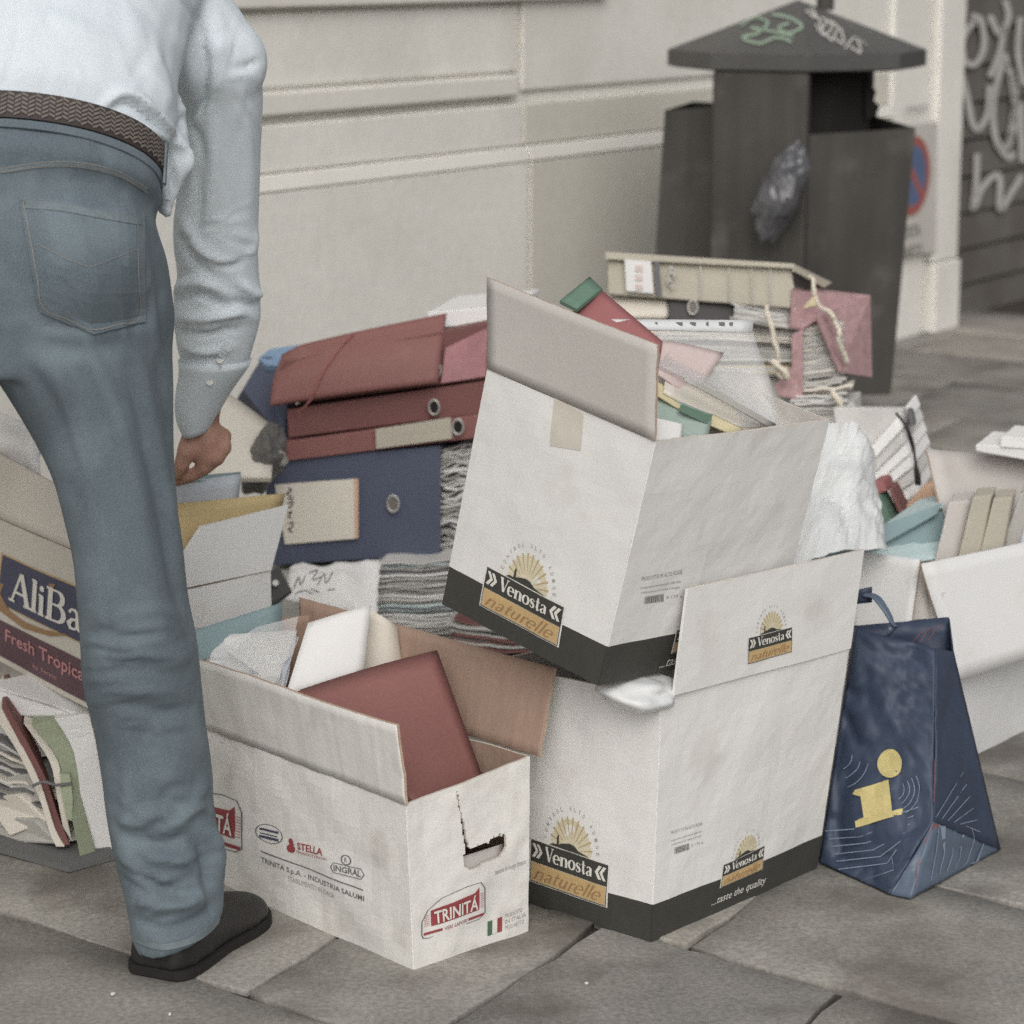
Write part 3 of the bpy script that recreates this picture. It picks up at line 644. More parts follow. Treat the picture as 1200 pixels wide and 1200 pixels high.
ff = F_.quad([(571, 1097), (588, 1091), (588, 1074), (571, 1080)])
for i, mm_ in enumerate(('print_green', 'print_white', 'print_red')): decal('print_flag', rect2(i/3, 0, (i+1)/3, 1, 1, 1), ff, M[mm_], po, .0008)
decal('print_lettering', merge2([place2(text2d('PRODOTTO'), 0, .7, .8, .95), place2(text2d('IN ITALIA'), 0, .35, 1, .6), place2(text2d('PESO NETTO'), 0, 0, .9, .25)]), F_.quad([(592, 1090), (616, 1081), (616, 1060), (592, 1070)]), M['print_grey'], po)
decal('print_lettering', place2(text2d('tenere in luogo fresco'), 0, 0, 1, 1), F_.quad([(580, 1027), (616, 1014), (616, 1006), (580, 1019)]), M['print_grey'], po)
Q_ = pt_['left']; qo = Q_.obj
logo_trinita(Q_.quad([(205, 975), (284, 1001), (284, 940), (205, 916)]), qo)
# three small trade marks
f1 = Q_.quad([(300, 984), (331, 992), (331, 970), (300, 963)])
decal('print_outline', stroke(arcp(.5, .5, .5, .5, 0, 360, 28), .04), f1, M['print_ink'], qo); decal('print_plate', merge2([rect2(.14, .62, .86, .74, 4, 1), rect2(.14, .2, .86, .34, 4, 1), rect2(.16, .42, .8, .48, 4, 1)]), f1, M['print_navy'], qo, .0008)
f2 = Q_.quad([(336, 1000), (384, 1012), (384, 990), (336, 979)])
decal('print_word', place2(text2d('STELLA', 0, .02), .28, .38, .9, .78), f2, M['print_red'], qo, .0008); decal('print_lettering', place2(text2d('PROSCIUTTIFICIO'), .24, .16, 1, .3), f2, M['print_red'], qo, .0008)
decal('print_emblem', merge2([fill2(arcp(.11, .33, .1, .24, 0, 345, 14)), fill2(arcp(.11, .72, .06, .18, 0, 345, 12)), stroke([(.11, .5), (.19, .62)], .04)]), f2, M['print_red'], qo, .0008)
f3 = Q_.quad([(388, 1024), (427, 1034), (427, 1006), (388, 997)])
decal('print_outline', merge2([stroke([(.08, .1), (.9, .1), (1, .3), (.9, .52), (.08, .52), (0, .3), (.08, .1)], .035), stroke(arcp(.46, .76, .13, .2, 0, 360, 18), .04)]), f3, M['print_ink'], qo)
decal('print_word', merge2([place2(text2d('INGRAL', 0, .02), .1, .18, .9, .45), place2(text2d('R'), .42, .66, .5, .86)]), f3, M['print_ink'], qo, .0008)
decal('print_rule', rect2(0, 0, 1, 1, 10, 1), Q_.quad([(306, 998), (426, 1044), (426, 1042.5), (306, 996.5)]), M['print_ink'], qo)
decal('print_lettering', place2(text2d('TRINITA S.p.A. - INDUSTRIA SALUMI', 0, .01), 0, 0, 1, 1), Q_.quad([(306, 1012), (427, 1058), (427, 1050), (306, 1004)]), M['print_ink'], qo)
decal('print_lettering', place2(text2d('STABILIMENTO IN ITALIA'), 0, 0, 1, 1), Q_.quad([(338, 1032), (392, 1053), (392, 1047), (338, 1026)]), M['print_grey'], qo)
# flaps of the sausage carton
def corr(s, t): return sum(.0006*math.exp(-((s-c)/.011)**2)*k for c, k in ((.1, 1), (.27, -1), (.41, 1), (.55, -.6), (.69, 1), (.86, -1), (.93, .8)))+.0004*noise.noise(Vector((s*34, 0, t*.5)))+.003*math.sin(s*7)*t+.0015*noise.noise(Vector((s*12, 5, t*4)))
d_ = (tt[3]-tt[0])
sheet('flap', [tt[0]+Vector((0, -.003, 0)), tt[3]+Vector((0, -.003, 0)), at(196, 762, 3.345), at(465, 850, 2.995)], .004, [M['carton_rough'], M['kraft'], M['cut_edge']], tb, 110, 8, corr, rag=.004)
sheet('flap', [at(632, 887, 3.15), at(352, 803, tt[2].y+.006), at(352, 700, tt[2].y+.03), at(650, 783, 3.185)], .004, [M['kraft'], M['carton_rough'], M['cut_edge']], tb, 110, 8, corr, rag=.004)
sheet('flap', [at(219, 838, tt[3].y+.01), at(352, 806, tt[2].y+.012), at(402, 717, tt[2].y+.04), at(215, 738, tt[3].y+.03)], .004, [M['kraft'], M['carton_rough'], M['cut_edge']], tb, 24, 10, corr, rag=.006)
# things in the sausage carton
o = sheet('red_folder', [at(486, 940, 3.03), at(584, 962, 3.13), at(512, 762, 3.26), at(352, 808, 3.20)], .004, M['red_card'], None, 10, 10, lambda s, t: .004*math.sin(3*s))
label(o, 'large plain maroon folder leaning out of the worn white carton', 'folder')
o = sheet('red_folder', [at(420, 900, 3.10), at(520, 930, 3.17), at(470, 800, 3.34), at(352, 812, 3.28)], .006, M['red_card'], None, 6, 6)
label(o, 'second maroon folder mostly covered by the large maroon folder in the carton', 'folder')
pd = thing('writing_pad', 'white writing pad with perforated edge leaning in the worn white carton', 'notepad', at(390, 770, 3.26))
def padwarp(s, t): return .006*math.sin(2.5*s)*t
sheet('cover_sheet', [at(335, 814, 3.215), at(426, 789, 3.28), at(434, 711, 3.33), at(361, 730, 3.30)], .002, M['paper'], pd, 8, 10, padwarp)
pslab('paper_block', [at(362, 818, 3.237), at(424, 786, 3.29), at(434, 712, 3.337), at(390, 722, 3.33), at(340, 808, 3.225)], .004, M['paper_cream'], pd)
o = sheet('loose_sheet', [at(420, 800, 3.34), at(470, 790, 3.37), at(462, 735, 3.385), at(430, 712, 3.36)], .001, M['paper_cream'], None, 10, 8, lambda s, t: .02*math.sin(s*2.6)); label(o, 'curled cream sheet standing behind the white writing pad', 'paper sheet')
o = sheet('teal_folder', [at(215, 780, 3.335), at(330, 765, 3.42), at(331, 706, 3.45), at(222, 740, 3.36)], .004, M['teal'], None, 6, 6); label(o, 'flat grey teal folder under the clear sleeves in the worn white carton', 'folder')
rr = random.Random(3)
heap = ['bottommost white sheet of the flat heap', 'milky sleeve low in the flat heap beside the leg', 'bluish white sheet in the middle of the flat heap', 'clear sleeve in the middle of the flat heap', 'white sheet near the top of the flat heap', 'clear sleeve near the top of the flat heap', 'milky sleeve lying uppermost on the flat heap']
for i in range(7):
    m_ = ['paper', 'poly_white', 'paper_blue', 'poly_clear', 'paper', 'poly_clear', 'poly_white'][i]
    sk = rr.uniform(-10, 10); up_ = rr.uniform(-6, 6); y = 3.368-.005*i
    c = [at(214+i*2+abs(sk)*.3, 792+i*3, y), at(332-i*2+sk*.5, 822-i*2, y-.12), at(348-i*2, 738+i*6+up_, y+.05), at(224+i*3, 748+i*4-up_, y+.012)]
    o = sheet('plastic_sleeve' if 'poly' in m_ else 'loose_sheet', c, .001, M[m_], None, 12, 10, lambda s, t, i=i: .006*math.sin(3*s+i)*t+.006*nz3((s*2.5, t*2.5, i), 1)+(.02*max(0, s+t-1.6) if i in (3, 5) else 0))
    label(o, heap[i]+' in the worn carton', 'plastic sleeve' if 'poly' in m_ else 'paper sheet')
o = pslab('plastic_sleeve', [at(318, 800, 3.30), at(338, 770, 3.33), at(350, 722, 3.40), at(300, 735, 3.39), at(262, 760, 3.33)], .001, M['poly_clear']); label(o, 'clear plastic sleeve standing upright beside the white writing pad', 'plastic sleeve')
o = pslab('torn_label', [at(362, 812, 3.213), at(372, 806, 3.217), at(383, 812, 3.213), at(378, 822, 3.207), at(364, 819, 3.208)], .0008, M['peach']); label(o, 'small torn beige label at the edge of the large maroon folder', 'label')
# ------------------------------------------------------------------ contents of the upper carton
z_in = loc3
o = thing('red_binder', 'red binder with a green end sticking up behind the grey flap', 'binder', at(715, 370, 3.30))
sheet('cover', [at(664, 372, 3.27), at(760, 440, 3.22), at(800, 420, 3.26), at(702, 337, 3.33)], .006, M['red_bright'], o, 6, 6)
sheet('cover', [at(662, 350, 3.33), at(750, 430, 3.29), at(766, 410, 3.31), at(688, 326, 3.37)], .006, M['red_bright'], o, 6, 6)
sheet('spine', [at(656, 352, 3.285), at(676, 362, 3.265), at(706, 338, 3.325), at(691, 324, 3.345)], .005, M['green_card'], o, 4, 4)
ps = thing('punched_sleeve', 'clear plastic sleeve with a white punched strip lying over the tilted carton', 'plastic sleeve', at(830, 440, 3.27))
sheet('sleeve', [at(760, 500, 3.14), at(914, 500, 3.24), at(884, 386, 3.36), at(772, 384, 3.30)], .0012, M['poly_clear'], ps, 12, 12, lambda s, t: .004*math.sin(4*t)+.003*nz3((s*3, t*3, 1), 1))
st = sheet('punched_strip', [at(738, 386, 3.285), at(882, 389, 3.358), at(883, 375, 3.365), at(716, 374, 3.285)], .0016, M['poly_white'], ps, 10, 2)
for (u, w_) in ((733, 5), (745, 6), (769, 3), (796, 8), (812, 7), (829, 3), (846, 7), (857, 4)):
    yy = 3.2849+(u-716)/166*.0775-.004
    pslab('punch_hole', [at(u-w_/2, 377.5, yy), at(u+w_/2, 377.5, yy), at(u+w_/2, 381.5, yy), at(u-w_/2, 381.5, yy)], .0006, M['print_red' if u == 745 else 'print_ink'], ps)
sl_specs = [
 ('plastic_sleeve', [(772, 428, 3.15), (905, 500, 3.24), (908, 494, 3.25), (790, 402, 3.28)], 'poly_clear', 'clear plastic sleeve with a folded edge lying slantwise in the tilted carton', 'plastic sleeve'),
 ('pink_sheet', [(770, 440, 3.14), (812, 470, 3.17), (850, 412, 3.30), (776, 400, 3.26)], 'paper_pinkish', 'pale pink sheet under the clear sleeves in the tilted carton', 'paper sheet'),
 ('beige_sheet', [(776, 462, 3.12), (866, 505, 3.2), (908, 496, 3.26), (782, 420, 3.21)], 'paper_cream', 'cream sheet lying slantwise in the tilted carton', 'paper sheet'),
 ('yellow_sheet', [(768, 462, 3.10), (856, 507, 3.17), (872, 502, 3.2), (770, 446, 3.15)], 'yellow_pale', 'pale yellow sheet edge above the green folder in the tilted carton', 'paper sheet'),
 ('green_folder', [(768, 512, 3.06), (829, 512, 3.12), (834, 487, 3.16), (770, 455, 3.12)], 'green_pale', 'pale green folder at the near corner of the tilted carton', 'folder'),
 ('white_label', [(766, 518, 3.045), (797, 516, 3.075), (799, 498, 3.085), (768, 488, 3.06)], 'paper', 'small white paper at the near corner of the tilted carton', 'paper sheet'),
 ('white_sheet', [(770, 530, 3.10), (940, 520, 3.3), (900, 440, 3.42), (760, 430, 3.22)], 'paper_cream', 'large off-white sheet at the bottom of the visible papers in the tilted carton', 'paper sheet'),
 ('grey_strip', [(800, 446, 3.125), (906, 503, 3.228), (911, 497, 3.236), (804, 441, 3.13)], 'paper_shade', 'narrow grey plastic edge strip slanting over the tilted carton', 'plastic strip')]
for i, (nm, c, m_, lab, cat) in enumerate(sl_specs):
    o = sheet(nm, [at(*q) for q in c], .0016 if 'folder' not in nm else .006, M[m_], None, 8, 8, lambda s, t, i=i: .003*math.sin(3*s+i)); label(o, lab, cat)
o = sheet('plastic_sleeve', [at(800, 520, 3.16), at(958, 497, 3.33), at(884, 436, 3.44), at(800, 428, 3.30)], .0012, M['poly_clear'], None, 12, 12, lambda s, t: .006*math.sin(4*s)+.006*nz3((s*3, t*3, 4), 1)); label(o, 'wide clear sleeve draped towards the far rim of the tilted carton', 'plastic sleeve')
o = pslab('green_tab', [at(800, 474, 3.115), at(834, 487, 3.143), at(829, 497, 3.137), at(797, 482, 3.11)], .003, M['green_card']); label(o, 'darker green index tab on the pale green folder', 'index tab')
# white sheeting bulging between the two cartons
o = crumple('plastic_sheeting', (744, 809), .056, .024, 3.125, M['poly_white'], None, 23, .06, .012, n=30, tilt=.12); o.data.polygons.foreach_set('use_smooth', [True]*len(o.data.polygons))
label(o, 'white plastic sheeting bulging out between the two stacked apple cartons', 'plastic sheet')
# ------------------------------------------------------------------ binders and paper behind: the middle heap
def paper_stack(name, quad, depth, n, mats, root, wob=.006, tone=None, jag=.012, kind='stuff', seed=0, bend=.0):
    """loose leaves lying one on the other: many thin bent layers between the front quad's bottom and top edge"""
    tl, tr, br, bl = [Vector(q) for q in quad]; rr = random.Random(seed); per = {}
    dv = Vector(depth); K = 8
    for i in range(n):
        t0, t1 = i/n, (i+.62+.3*rr.random())/n; m_ = rr.choice(mats); per.setdefault(m_, ([], [])); V, F = per[m_]; k = len(V)
        jx, jy, ph = rr.uniform(-jag, jag), rr.uniform(-jag, jag)*.8, rr.uniform(0, 6); ex = (tr-tl).normalized(); fy = dv.normalized()*-1
        for t in (t0, t1):
            for i2 in range(K+1):
                s = i2/K; p = (bl*(1-s)+br*s)*(1-t)+(tl*(1-s)+tr*s)*t
                dz = wob*(math.sin(s*9+ph)*.25+noise.noise(Vector((s*3, i*.09, seed)))*1.0)+bend*s*s
                p = p+ex*jx+fy*(jy+.004*noise.noise(Vector((s*6, i*.3, seed))))+Vector((0, 0, dz)); V.append(p)
        for t in (0, 1):
            for i2 in range(K+1): V.append(V[k+t*(K+1)+i2]+dv)
        W = K+1
        for i2 in range(K):
            a = k+i2
            F += [[a, a+1, a+W+1, a+W], [a+W, a+W+1, a+3*W+1, a+3*W], [a, a+2*W, a+2*W+1, a+1]]
        F += [[k, k+W, k+3*W, k+2*W], [k+K, k+2*W+K, k+3*W+K, k+W+K]]
    for m_, (V, F) in per.items(): mesh(name, V, F, M[m_], root, kind=kind)
def lever_binder(nm, lab, quad, ext, m, cat='binder', hole=None, ring_r=.017, lbl=None, group=None, plain=False, band=None):
    """binder lying down, its spine a front quad (tl,tr,br,bl): spine board, two cover boards, leaves, eyelet"""
    q = [Vector(x) for x in quad]; ext = Vector(ext); root = thing(nm, lab, cat, sum(q, Vector())/4, group); u_ = (q[0]-q[3]).normalized()
    t = .0035
    block('spine', q, ext.normalized()*t, m, root, bevel=.0015)
    e2 = ext.normalized()*t*1.02
    block('cover', [q[0]+e2, q[1]+e2, q[1]+e2-u_*t, q[0]+e2-u_*t], ext, m, root, bevel=.001)
    block('cover', [q[3]+e2+u_*t, q[2]+e2+u_*t, q[2]+e2, q[3]+e2], ext, m, root, bevel=.001)
    ex = (q[1]-q[0]).normalized(); i = lambda p, a, b: p+ex*a+u_*b+e2*4
    block('leaves', [i(q[0], .006, -.012), i(q[1], -.006, -.012), i(q[2], -.006, .006), i(q[3], .006, .006)], ext*.9, M['paper_grey'], root, bevel=.002)
    n = ext.normalized()*-1
    if hole is not None:
        h = Vector(hole); ring('eyelet', h+n*.002, n, ring_r, ring_r*.18, M['metal'], root, .72); disc('finger_hole', h, n, ring_r*.72, M['eyelet_inner' if m in (M['blue_card'], M['black_card']) else 'black_void'], root, .0016)
    return root
# blue archive binder facing the street
Yb = 4.40
bq = [at(311, 540, Yb), at(516, 523, Yb+.01), at(516, 650, Yb+.01), at(312, 663, Yb)]
bb = lever_binder('blue_binder', 'wide dark blue archive binder with a big cream label and a metal eyelet', bq, (.05, .3, 0), M['blue_card'], hole=at(461, 590, Yb), ring_r=.0145)
def bqf(a, b, off):
    p = bq[3]*(1-a)*(1-b)+bq[2]*a*(1-b)+bq[1]*a*b+bq[0]*(1-a)*b; return p+Vector((-.16, -.98, 0))*off
block('paper_label', [at(322, 568, Yb-.004), at(418, 561, Yb-.004), at(419, 631, Yb-.004), at(334, 638, Yb-.004)], Vector((0, .002, 0)), M['paper_cream'], bb, bevel=0)
pslab('label_border', [at(415, 561, Yb-.0055), at(420, 561, Yb-.0055), at(420, 631, Yb-.0055), at(416, 631, Yb-.0055)], .001, M['peach'], bb)
hand = lambda pts: [(x.x, x.y) for x in smoothpts([Vector((a, b, 0)) for a, b in pts], 4)]
ink = merge2([stroke(hand(l), 1.6) for l in ([(338, 572), (342, 575), (336, 578), (342, 582)], [(337, 590), (343, 588), (341, 594), (337, 594)], [(337, 601), (342, 600), (338, 605), (342, 607)], [(338, 614), (343, 612), (342, 618), (338, 620), (343, 624)], [(338, 584), (344, 585)])])
decal('handwriting', ink, lambda a, b, o: at(a, b, Yb-.0045-o), M['black_card'], bb, .0008)
# leaves sticking out at its right
ls = thing('leaf_stack', 'tall stack of curled grey leaves between the blue binder and the tilted carton', 'paper stack', at(545, 600, 4.45))
paper_stack('leaves', [at(518, 522, 4.44), at(580, 508, 4.46), at(572, 662, 4.46), at(518, 662, 4.44)], (.05, .28, 0), 64, ['paper_grey', 'paper_grey', 'paper_shade', 'paper_dark', 'paper', 'paper_shade', 'paper'], ls, .013, seed=3, jag=.007)
ls2 = thing('leaf_stack', 'low stack of wavy leaves under the blue binder, behind the worn carton', 'paper stack', at(500, 700, 4.3))
paper_stack('leaves', [at(440, 660, 4.34), at(545, 655, 4.36), at(556, 790, 4.3), at(440, 790, 4.28)], (.05, .3, 0), 64, ['paper_grey', 'paper_shade', 'paper_dark', 'paper_shade', 'paper_grey', 'paper', 'teal_pale'], ls2, .0035, seed=5, jag=.008)
ls3 = thing('leaf_stack', 'bottom stack of leaves coloured dark for the shadow in the gap left of the tilted carton', 'paper stack', at(575, 750, 4.2))
paper_stack('leaves', [at(530, 722, 4.24), at(640, 740, 4.26), at(640, 800, 4.2), at(530, 800, 4.2)], (.05, .3, 0), 26, ['paper_dark', 'paper_shade', 'paper_shade', 'red_dark'], ls3, .006, seed=8)  # dark paper colours carry the shadow of this gap
o = block('cardboard_sheaf', [at(312, 668, 4.42), at(445, 660, 4.44), at(445, 800, 4.36), at(312, 800, 4.36)], (.05, .28, 0), M['paper_shade'], None); label(o, 'packed sheaf of papers under the blue binder, mostly hidden by the white packet', 'paper stack')
# white packet with handwriting
o = thing('paper_packet', 'crumpled white packet with handwriting below the blue binder', 'packet', at(388, 690, 4.2))
pk = [at(334, 704, 4.18), at(442, 722, 4.16), at(446, 657, 4.27), at(340, 664, 4.25)]
sheet('wrapper', pk, .003, M['paper'], o, 20, 14, lambda s, t: .02*math.sin(3.1*s)*math.sin(3.1*t)+.012*nz3((s*4, t*4, 5), 1)+.004*abs(nz3((s*9, t*9, 1), 1)), rag=.02)
ink = merge2([stroke(hand(l), 1.3) for l in ([(344, 690), (350, 676), (352, 686), (358, 674)], [(346, 696), (356, 692), (366, 696)], [(362, 672), (372, 668), (366, 680), (376, 676)], [(372, 686), (380, 672), (382, 684), (390, 670)], [(364, 690), (374, 694)], [(384, 692), (392, 690)])])
decal('handwriting', ink, lambda a, b, o: at(a, b, 4.13-o), M['black_card'], o, .0008)
o = thing('black_folder', 'end of a black folder with a white stud beside the white packet', 'folder', at(322, 690, 4.1))
pslab('cover', [at(304, 684, 4.12), at(326, 662, 4.14), at(342, 692, 4.12), at(322, 708, 4.1), at(306, 712, 4.1)], .012, M['black_card'], o); disc('stud', at(323, 683, 4.11), (0, -1, .2), .005, M['paper'], o, .003)
# red binders on top of the blue one
ex_ = Vector((.06, .26, .0))
rb = lever_binder('red_binder', 'topmost red binder under a large loose cover flap with an elastic', [at(330, 424, 4.40), at(574, 378, 4.42), at(570, 444, 4.42), at(320, 476, 4.40)], ex_, M['red_dark'], hole=at(511, 433, 4.405), ring_r=.013)
pslab('sheen_panel', [at(522, 408, 4.408), at(572, 384, 4.414), at(569, 441, 4.414), at(517, 449, 4.405)], .003, M['red_sheen'], rb)  # paler face paints the sheen on the binder
cv = sheet('cover_flap', [at(316, 475, 4.375), at(513, 447, 4.378), at(523, 366, 4.44), at(328, 410, 4.43)], .004, M['red_card'], rb, 24, 14, lambda s, t: .016*math.sin(3.14*min(1, t*1.1))*(1-.4*s)+.004*math.sin(s*4)-.02*max(0, .12-s)/.12*t)
cvf = surf_ray(cv)
tube('elastic_cord', [cvf(u, v, .003) for u, v in smooth2] if False else [cvf(u, v, .003) for u, v in ((414, 392), (403, 404), (392, 418), (382, 432), (374, 446), (369, 458), (366, 466))], .0018, M['elastic'], rb, 6)
tube('elastic_cord', [at(366, 466, 4.36), at(358, 476, 4.36), at(350, 483, 4.37), at(344, 484, 4.38)], .0016, M['elastic'], rb, 6)
rb2 = lever_binder('red_binder', 'middle dark red binder of the pile of three with a shaded eyelet', [at(336, 480, 4.40), at(572, 446, 4.42), at(568, 484, 4.42), at(338, 513, 4.40)], ex_, M['red_dark'], hole=at(509, 477, 4.404), ring_r=.013)
rb3 = lever_binder('red_binder', 'lowest red binder of the pile, with a beige spine label, lying on the blue binder', [at(328, 519, 4.39), at(566, 485, 4.41), at(562, 513, 4.41), at(330, 541, 4.39)], ex_, M['red_card'], hole=at(537, 500, 4.395), ring_r=.0135)
pslab('spine_label', [at(440, 503, 4.391), at(528, 489, 4.396), at(530, 514, 4.396), at(441, 526, 4.391)], .0015, M['cloth_grey'], rb3)
o = block('paper_sheaf', [at(500, 366, 4.47), at(600, 358, 4.48), at(600, 385, 4.48), at(505, 388, 4.47)], (.05, .22, 0), M['paper'], None); label(o, 'white papers lying on top of the red binder pile beside the grey flap', 'paper stack')
o = block('black_folder', [at(516, 384, 4.46), at(600, 378, 4.47), at(600, 396, 4.47), at(516, 404, 4.46)], (.05, .22, 0), M['black_card'], None); label(o, 'thin black folder between the top red binder and the white papers', 'folder')
o = thing('blue_binder', 'tilted navy binder with a pale blue cover edge behind the red binder pile', 'binder', at(315, 460, 4.55))
pslab('spine', [at(285, 457, 4.46), at(308, 418, 4.50), at(345, 420, 4.5), at(348, 512, 4.46), at(331, 514, 4.44)], .09, M['blue_card'], o)
pslab('cover', [at(303, 420, 4.495), at(316, 409, 4.53), at(350, 404, 4.53), at(346, 430, 4.49), at(312, 428, 4.48)], .012, M['blue_light'], o)
o = crumple('plastic_bag', (309, 540), .036, .062, 4.32, M['plastic_grey'], None, 11, .06, .03, tilt=.4); label(o, 'crumpled dark grey plastic bag left of the blue binder', 'plastic bag')
o = thing('striped_wrapper', 'crumpled grey and white striped wrapper beside the lowest red binder', 'wrapper', at(318, 520, 4.3))
for i in range(7):
    pslab('wrapper_strip', [at(301+i*4.5, 521+i*1.5, 4.29), at(305+i*4.5, 521+i*1.5, 4.285), at(312+i*4.2, 545-i*.5, 4.29), at(307+i*4.2, 547, 4.295)], .003, M['paper_grey' if i % 2 else 'paper_shade'], o)
o = sheet('backing_board', [at(214, 560, 4.2), at(318, 560, 4.22), at(322, 500, 4.42), at(240, 440, 4.40)], .01, M['carton_beige'], None, 6, 6); label(o, 'beige cardboard sheet behind the bending person\'s hand', 'cardboard sheet')
o.data.materials[0] = M['peach'] if False else M['paper_cream']
# carton behind the worn one, with its white flap up
CB = [M['carton_cool'], M['kraft'], M['cut_edge']]
P0, P1 = at(200, 693, 3.535), at(318, 668, 3.675); e1 = (P1-P0); e1.z = 0; e1.normalize(); e2 = Vector((-e1.y, e1.x, 0)); hz = P1.z
A_ = Vector((P0.x, P0.y, 0)); R_ = Vector((P1.x, P1.y, 0)); L_ = A_+e2*.27; B_ = R_+e2*.27; zz = Vector((0, 0, hz))
wf = thing('open_carton', 'white flapped carton of office papers the bending person reaches into', 'cardboard box', (A_+B_)/2)
carton(wf, [A_, R_, B_, L_], [A_+zz, R_+zz, B_+zz, L_+zz], CB, seed=31)
pslab('flap', [at(213, 690, 3.545), at(318, 668, 3.67), at(330, 624, 3.69), at(338, 592, 3.70), at(236, 617, 3.575), at(213, 652, 3.545)], .004, M['carton_cool'], wf)
o = sheet('manila_folder', [at(203, 690, 3.60), at(316, 660, 3.74), at(336, 578, 3.77), at(206, 590, 3.63)], .004, M['yellow_card'], None, 8, 8, lambda s, t: .004*math.sin(4*s)); label(o, 'ochre manila folder standing behind the raised white flap', 'folder')
o = sheet('paper_sheaf', [at(203, 680, 3.64), at(270, 665, 3.74), at(283, 556, 3.76), at(206, 566, 3.66)], .012, M['paper_blue'], None, 8, 8); label(o, 'pale blue sheaf of paper held upright by the bending person', 'paper stack')
o = sheet('teal_folder', [at(216, 566, 3.668), at(282, 559, 3.765), at(282, 553, 3.775), at(232, 557, 3.70)], .004, M['teal'], None, 4, 2); label(o, 'thin teal folder edge behind the pale blue sheaf', 'folder')
# ------------------------------------------------------------------ the heap in front of the bin
def bundle(name, lab, quad, ext, m, cat, group=None, bevel=.004):
    o = block(name, [at(*q) for q in quad], ext, M[m], None, bevel=bevel); return label(o, lab, cat, group)
ab = thing('archive_box', 'grey cloth archive box with a paper label lying on top of the tied files', 'archive box', at(830, 330, 4.6))
E3 = Vector((.02, .17, -.024))
block('body', [at(712, 303, 4.60), at(930, 314, 4.62), at(932, 362, 4.60), at(712, 345, 4.59)], E3, M['cloth_grey'], ab, bevel=.004)
block('lid', [at(709, 295, 4.588), at(931, 309, 4.605), at(931, 315, 4.603), at(709, 304, 4.585)], E3*1.15, M['cloth_grey'], ab, bevel=.002)
pslab('lid_end', [at(930, 309, 4.607), at(975, 331, 4.72), at(966, 337, 4.70), at(931, 318, 4.60)], .004, M['cloth_grey'], ab)
pslab('lid_shade_strip', [at(931, 318, 4.612), at(966, 337, 4.71), at(950, 340, 4.68), at(931, 334, 4.612)], .004, M['black_card'], ab)  # black sheet paints in the shade under the lid end
pslab('paper_label', [at(732, 304, 4.583), at(763, 306, 4.585), at(766, 344, 4.583), at(734, 341, 4.582)], .002, M['paper'], ab)
for i in range(3): pslab('stamp', [at(745, 311+i*11, 4.580), at(753, 311.5+i*11, 4.580), at(753, 318+i*11, 4.580), at(745, 317.5+i*11, 4.580)], .001, M['paper_pinkish'], ab)
pslab('ribbon', [at(766, 306, 4.584), at(772, 306.5, 4.584), at(776, 347, 4.582), at(769, 346, 4.582)], .002, M['paper_dark'], ab)
decal('ink_stamp', merge2([stroke(hand(l), 4) for l in ([(785, 312), (791, 320), (783, 328), (790, 338)], [(788, 314), (784, 334)])]), lambda a, b, o: at(a, b, 4.583-o), M['paper_shade'], ab, .001)
for u in (820, 854, 880, 902): pslab('crease_strip', [at(u, 312+(u-820)*.045, 4.593), at(u+1.6, 312+(u-820)*.045, 4.593), at(u+2.6, 352+(u-820)*.07, 4.588), at(u+1, 352+(u-820)*.07, 4.588)], .001, M['paper_shade'], ab)
o = block('white_binder', [at(700, 346, 4.62), at(784, 350, 4.62), at(786, 374, 4.60), at(700, 374, 4.60)], E3, M['paper_cream'], None, bevel=.012, seg=4); label(o, 'rounded off-white file under the left end of the grey archive box', 'file')
lever_binder('black_binder', 'black binder with a metal eyelet under the grey archive box', [at(784, 347, 4.61), at(864, 350, 4.62), at(864, 380, 4.60), at(784, 378, 4.59)], E3*.8, M['black_card'], hole=at(812, 360, 4.598), ring_r=.0125)
tf = 'string tied paper bundles in front of the bin'
specs = [((858, 350, 4.60), (935, 366, 4.62), (936, 388, 4.60), (858, 374, 4.58), 'paper_grey', 'thin grey bundle directly under the right half of the archive box'),
 ((716, 374, 4.62), (938, 389, 4.62), (938, 402, 4.60), (716, 394, 4.60), 'paper_cream', 'cream bundle second below the right half of the archive box'),
 ((720, 394, 4.62), (930, 404, 4.62), (930, 424, 4.60), (720, 420, 4.60), 'paper_grey', 'grey bundle with dark gap above it, left of the pink folder'),
 ((722, 420, 4.62), (928, 425, 4.62), (928, 440, 4.60), (722, 442, 4.60), 'yellow_pale', 'pale yellow bundle left of the pink patterned folder'),
 ((718, 442, 4.62), (926, 442, 4.62), (930, 745, 4.60), (720, 745, 4.60), 'paper_grey', 'tall lowest grey bundle behind the rim of the tilted carton')]
for i, (a, b, c, d, m_, lab) in enumerate(specs):
    o = thing('paper_bundle', lab, 'paper bundle', at(*a), tf)
    q = [at(*p) for p in (a, b, c, d)]; block('wrapper', [q[0], q[1], q[1]*.86+q[2]*.14, q[0]*.86+q[3]*.14], E3, M[m_], o, bevel=.002)
    paper_stack('leaves', [q[0]*.84+q[3]*.16, q[1]*.84+q[2]*.16, q[2], q[3]], E3, 6, [m_, 'paper_grey', 'paper_shade'], o, .003, seed=40+i, jag=.005)
pf = thing('pink_folder', 'pink patterned cardboard file wrapped round grey papers and tied with string', 'folder', at(970, 400, 4.6))
pslab('cover', [at(929, 338, 4.60), at(952, 338, 4.72), at(1019, 346, 4.74), at(962, 372, 4.60), at(940, 385, 4.58), at(926, 382, 4.59)], .004, M['pink_pattern'], pf)
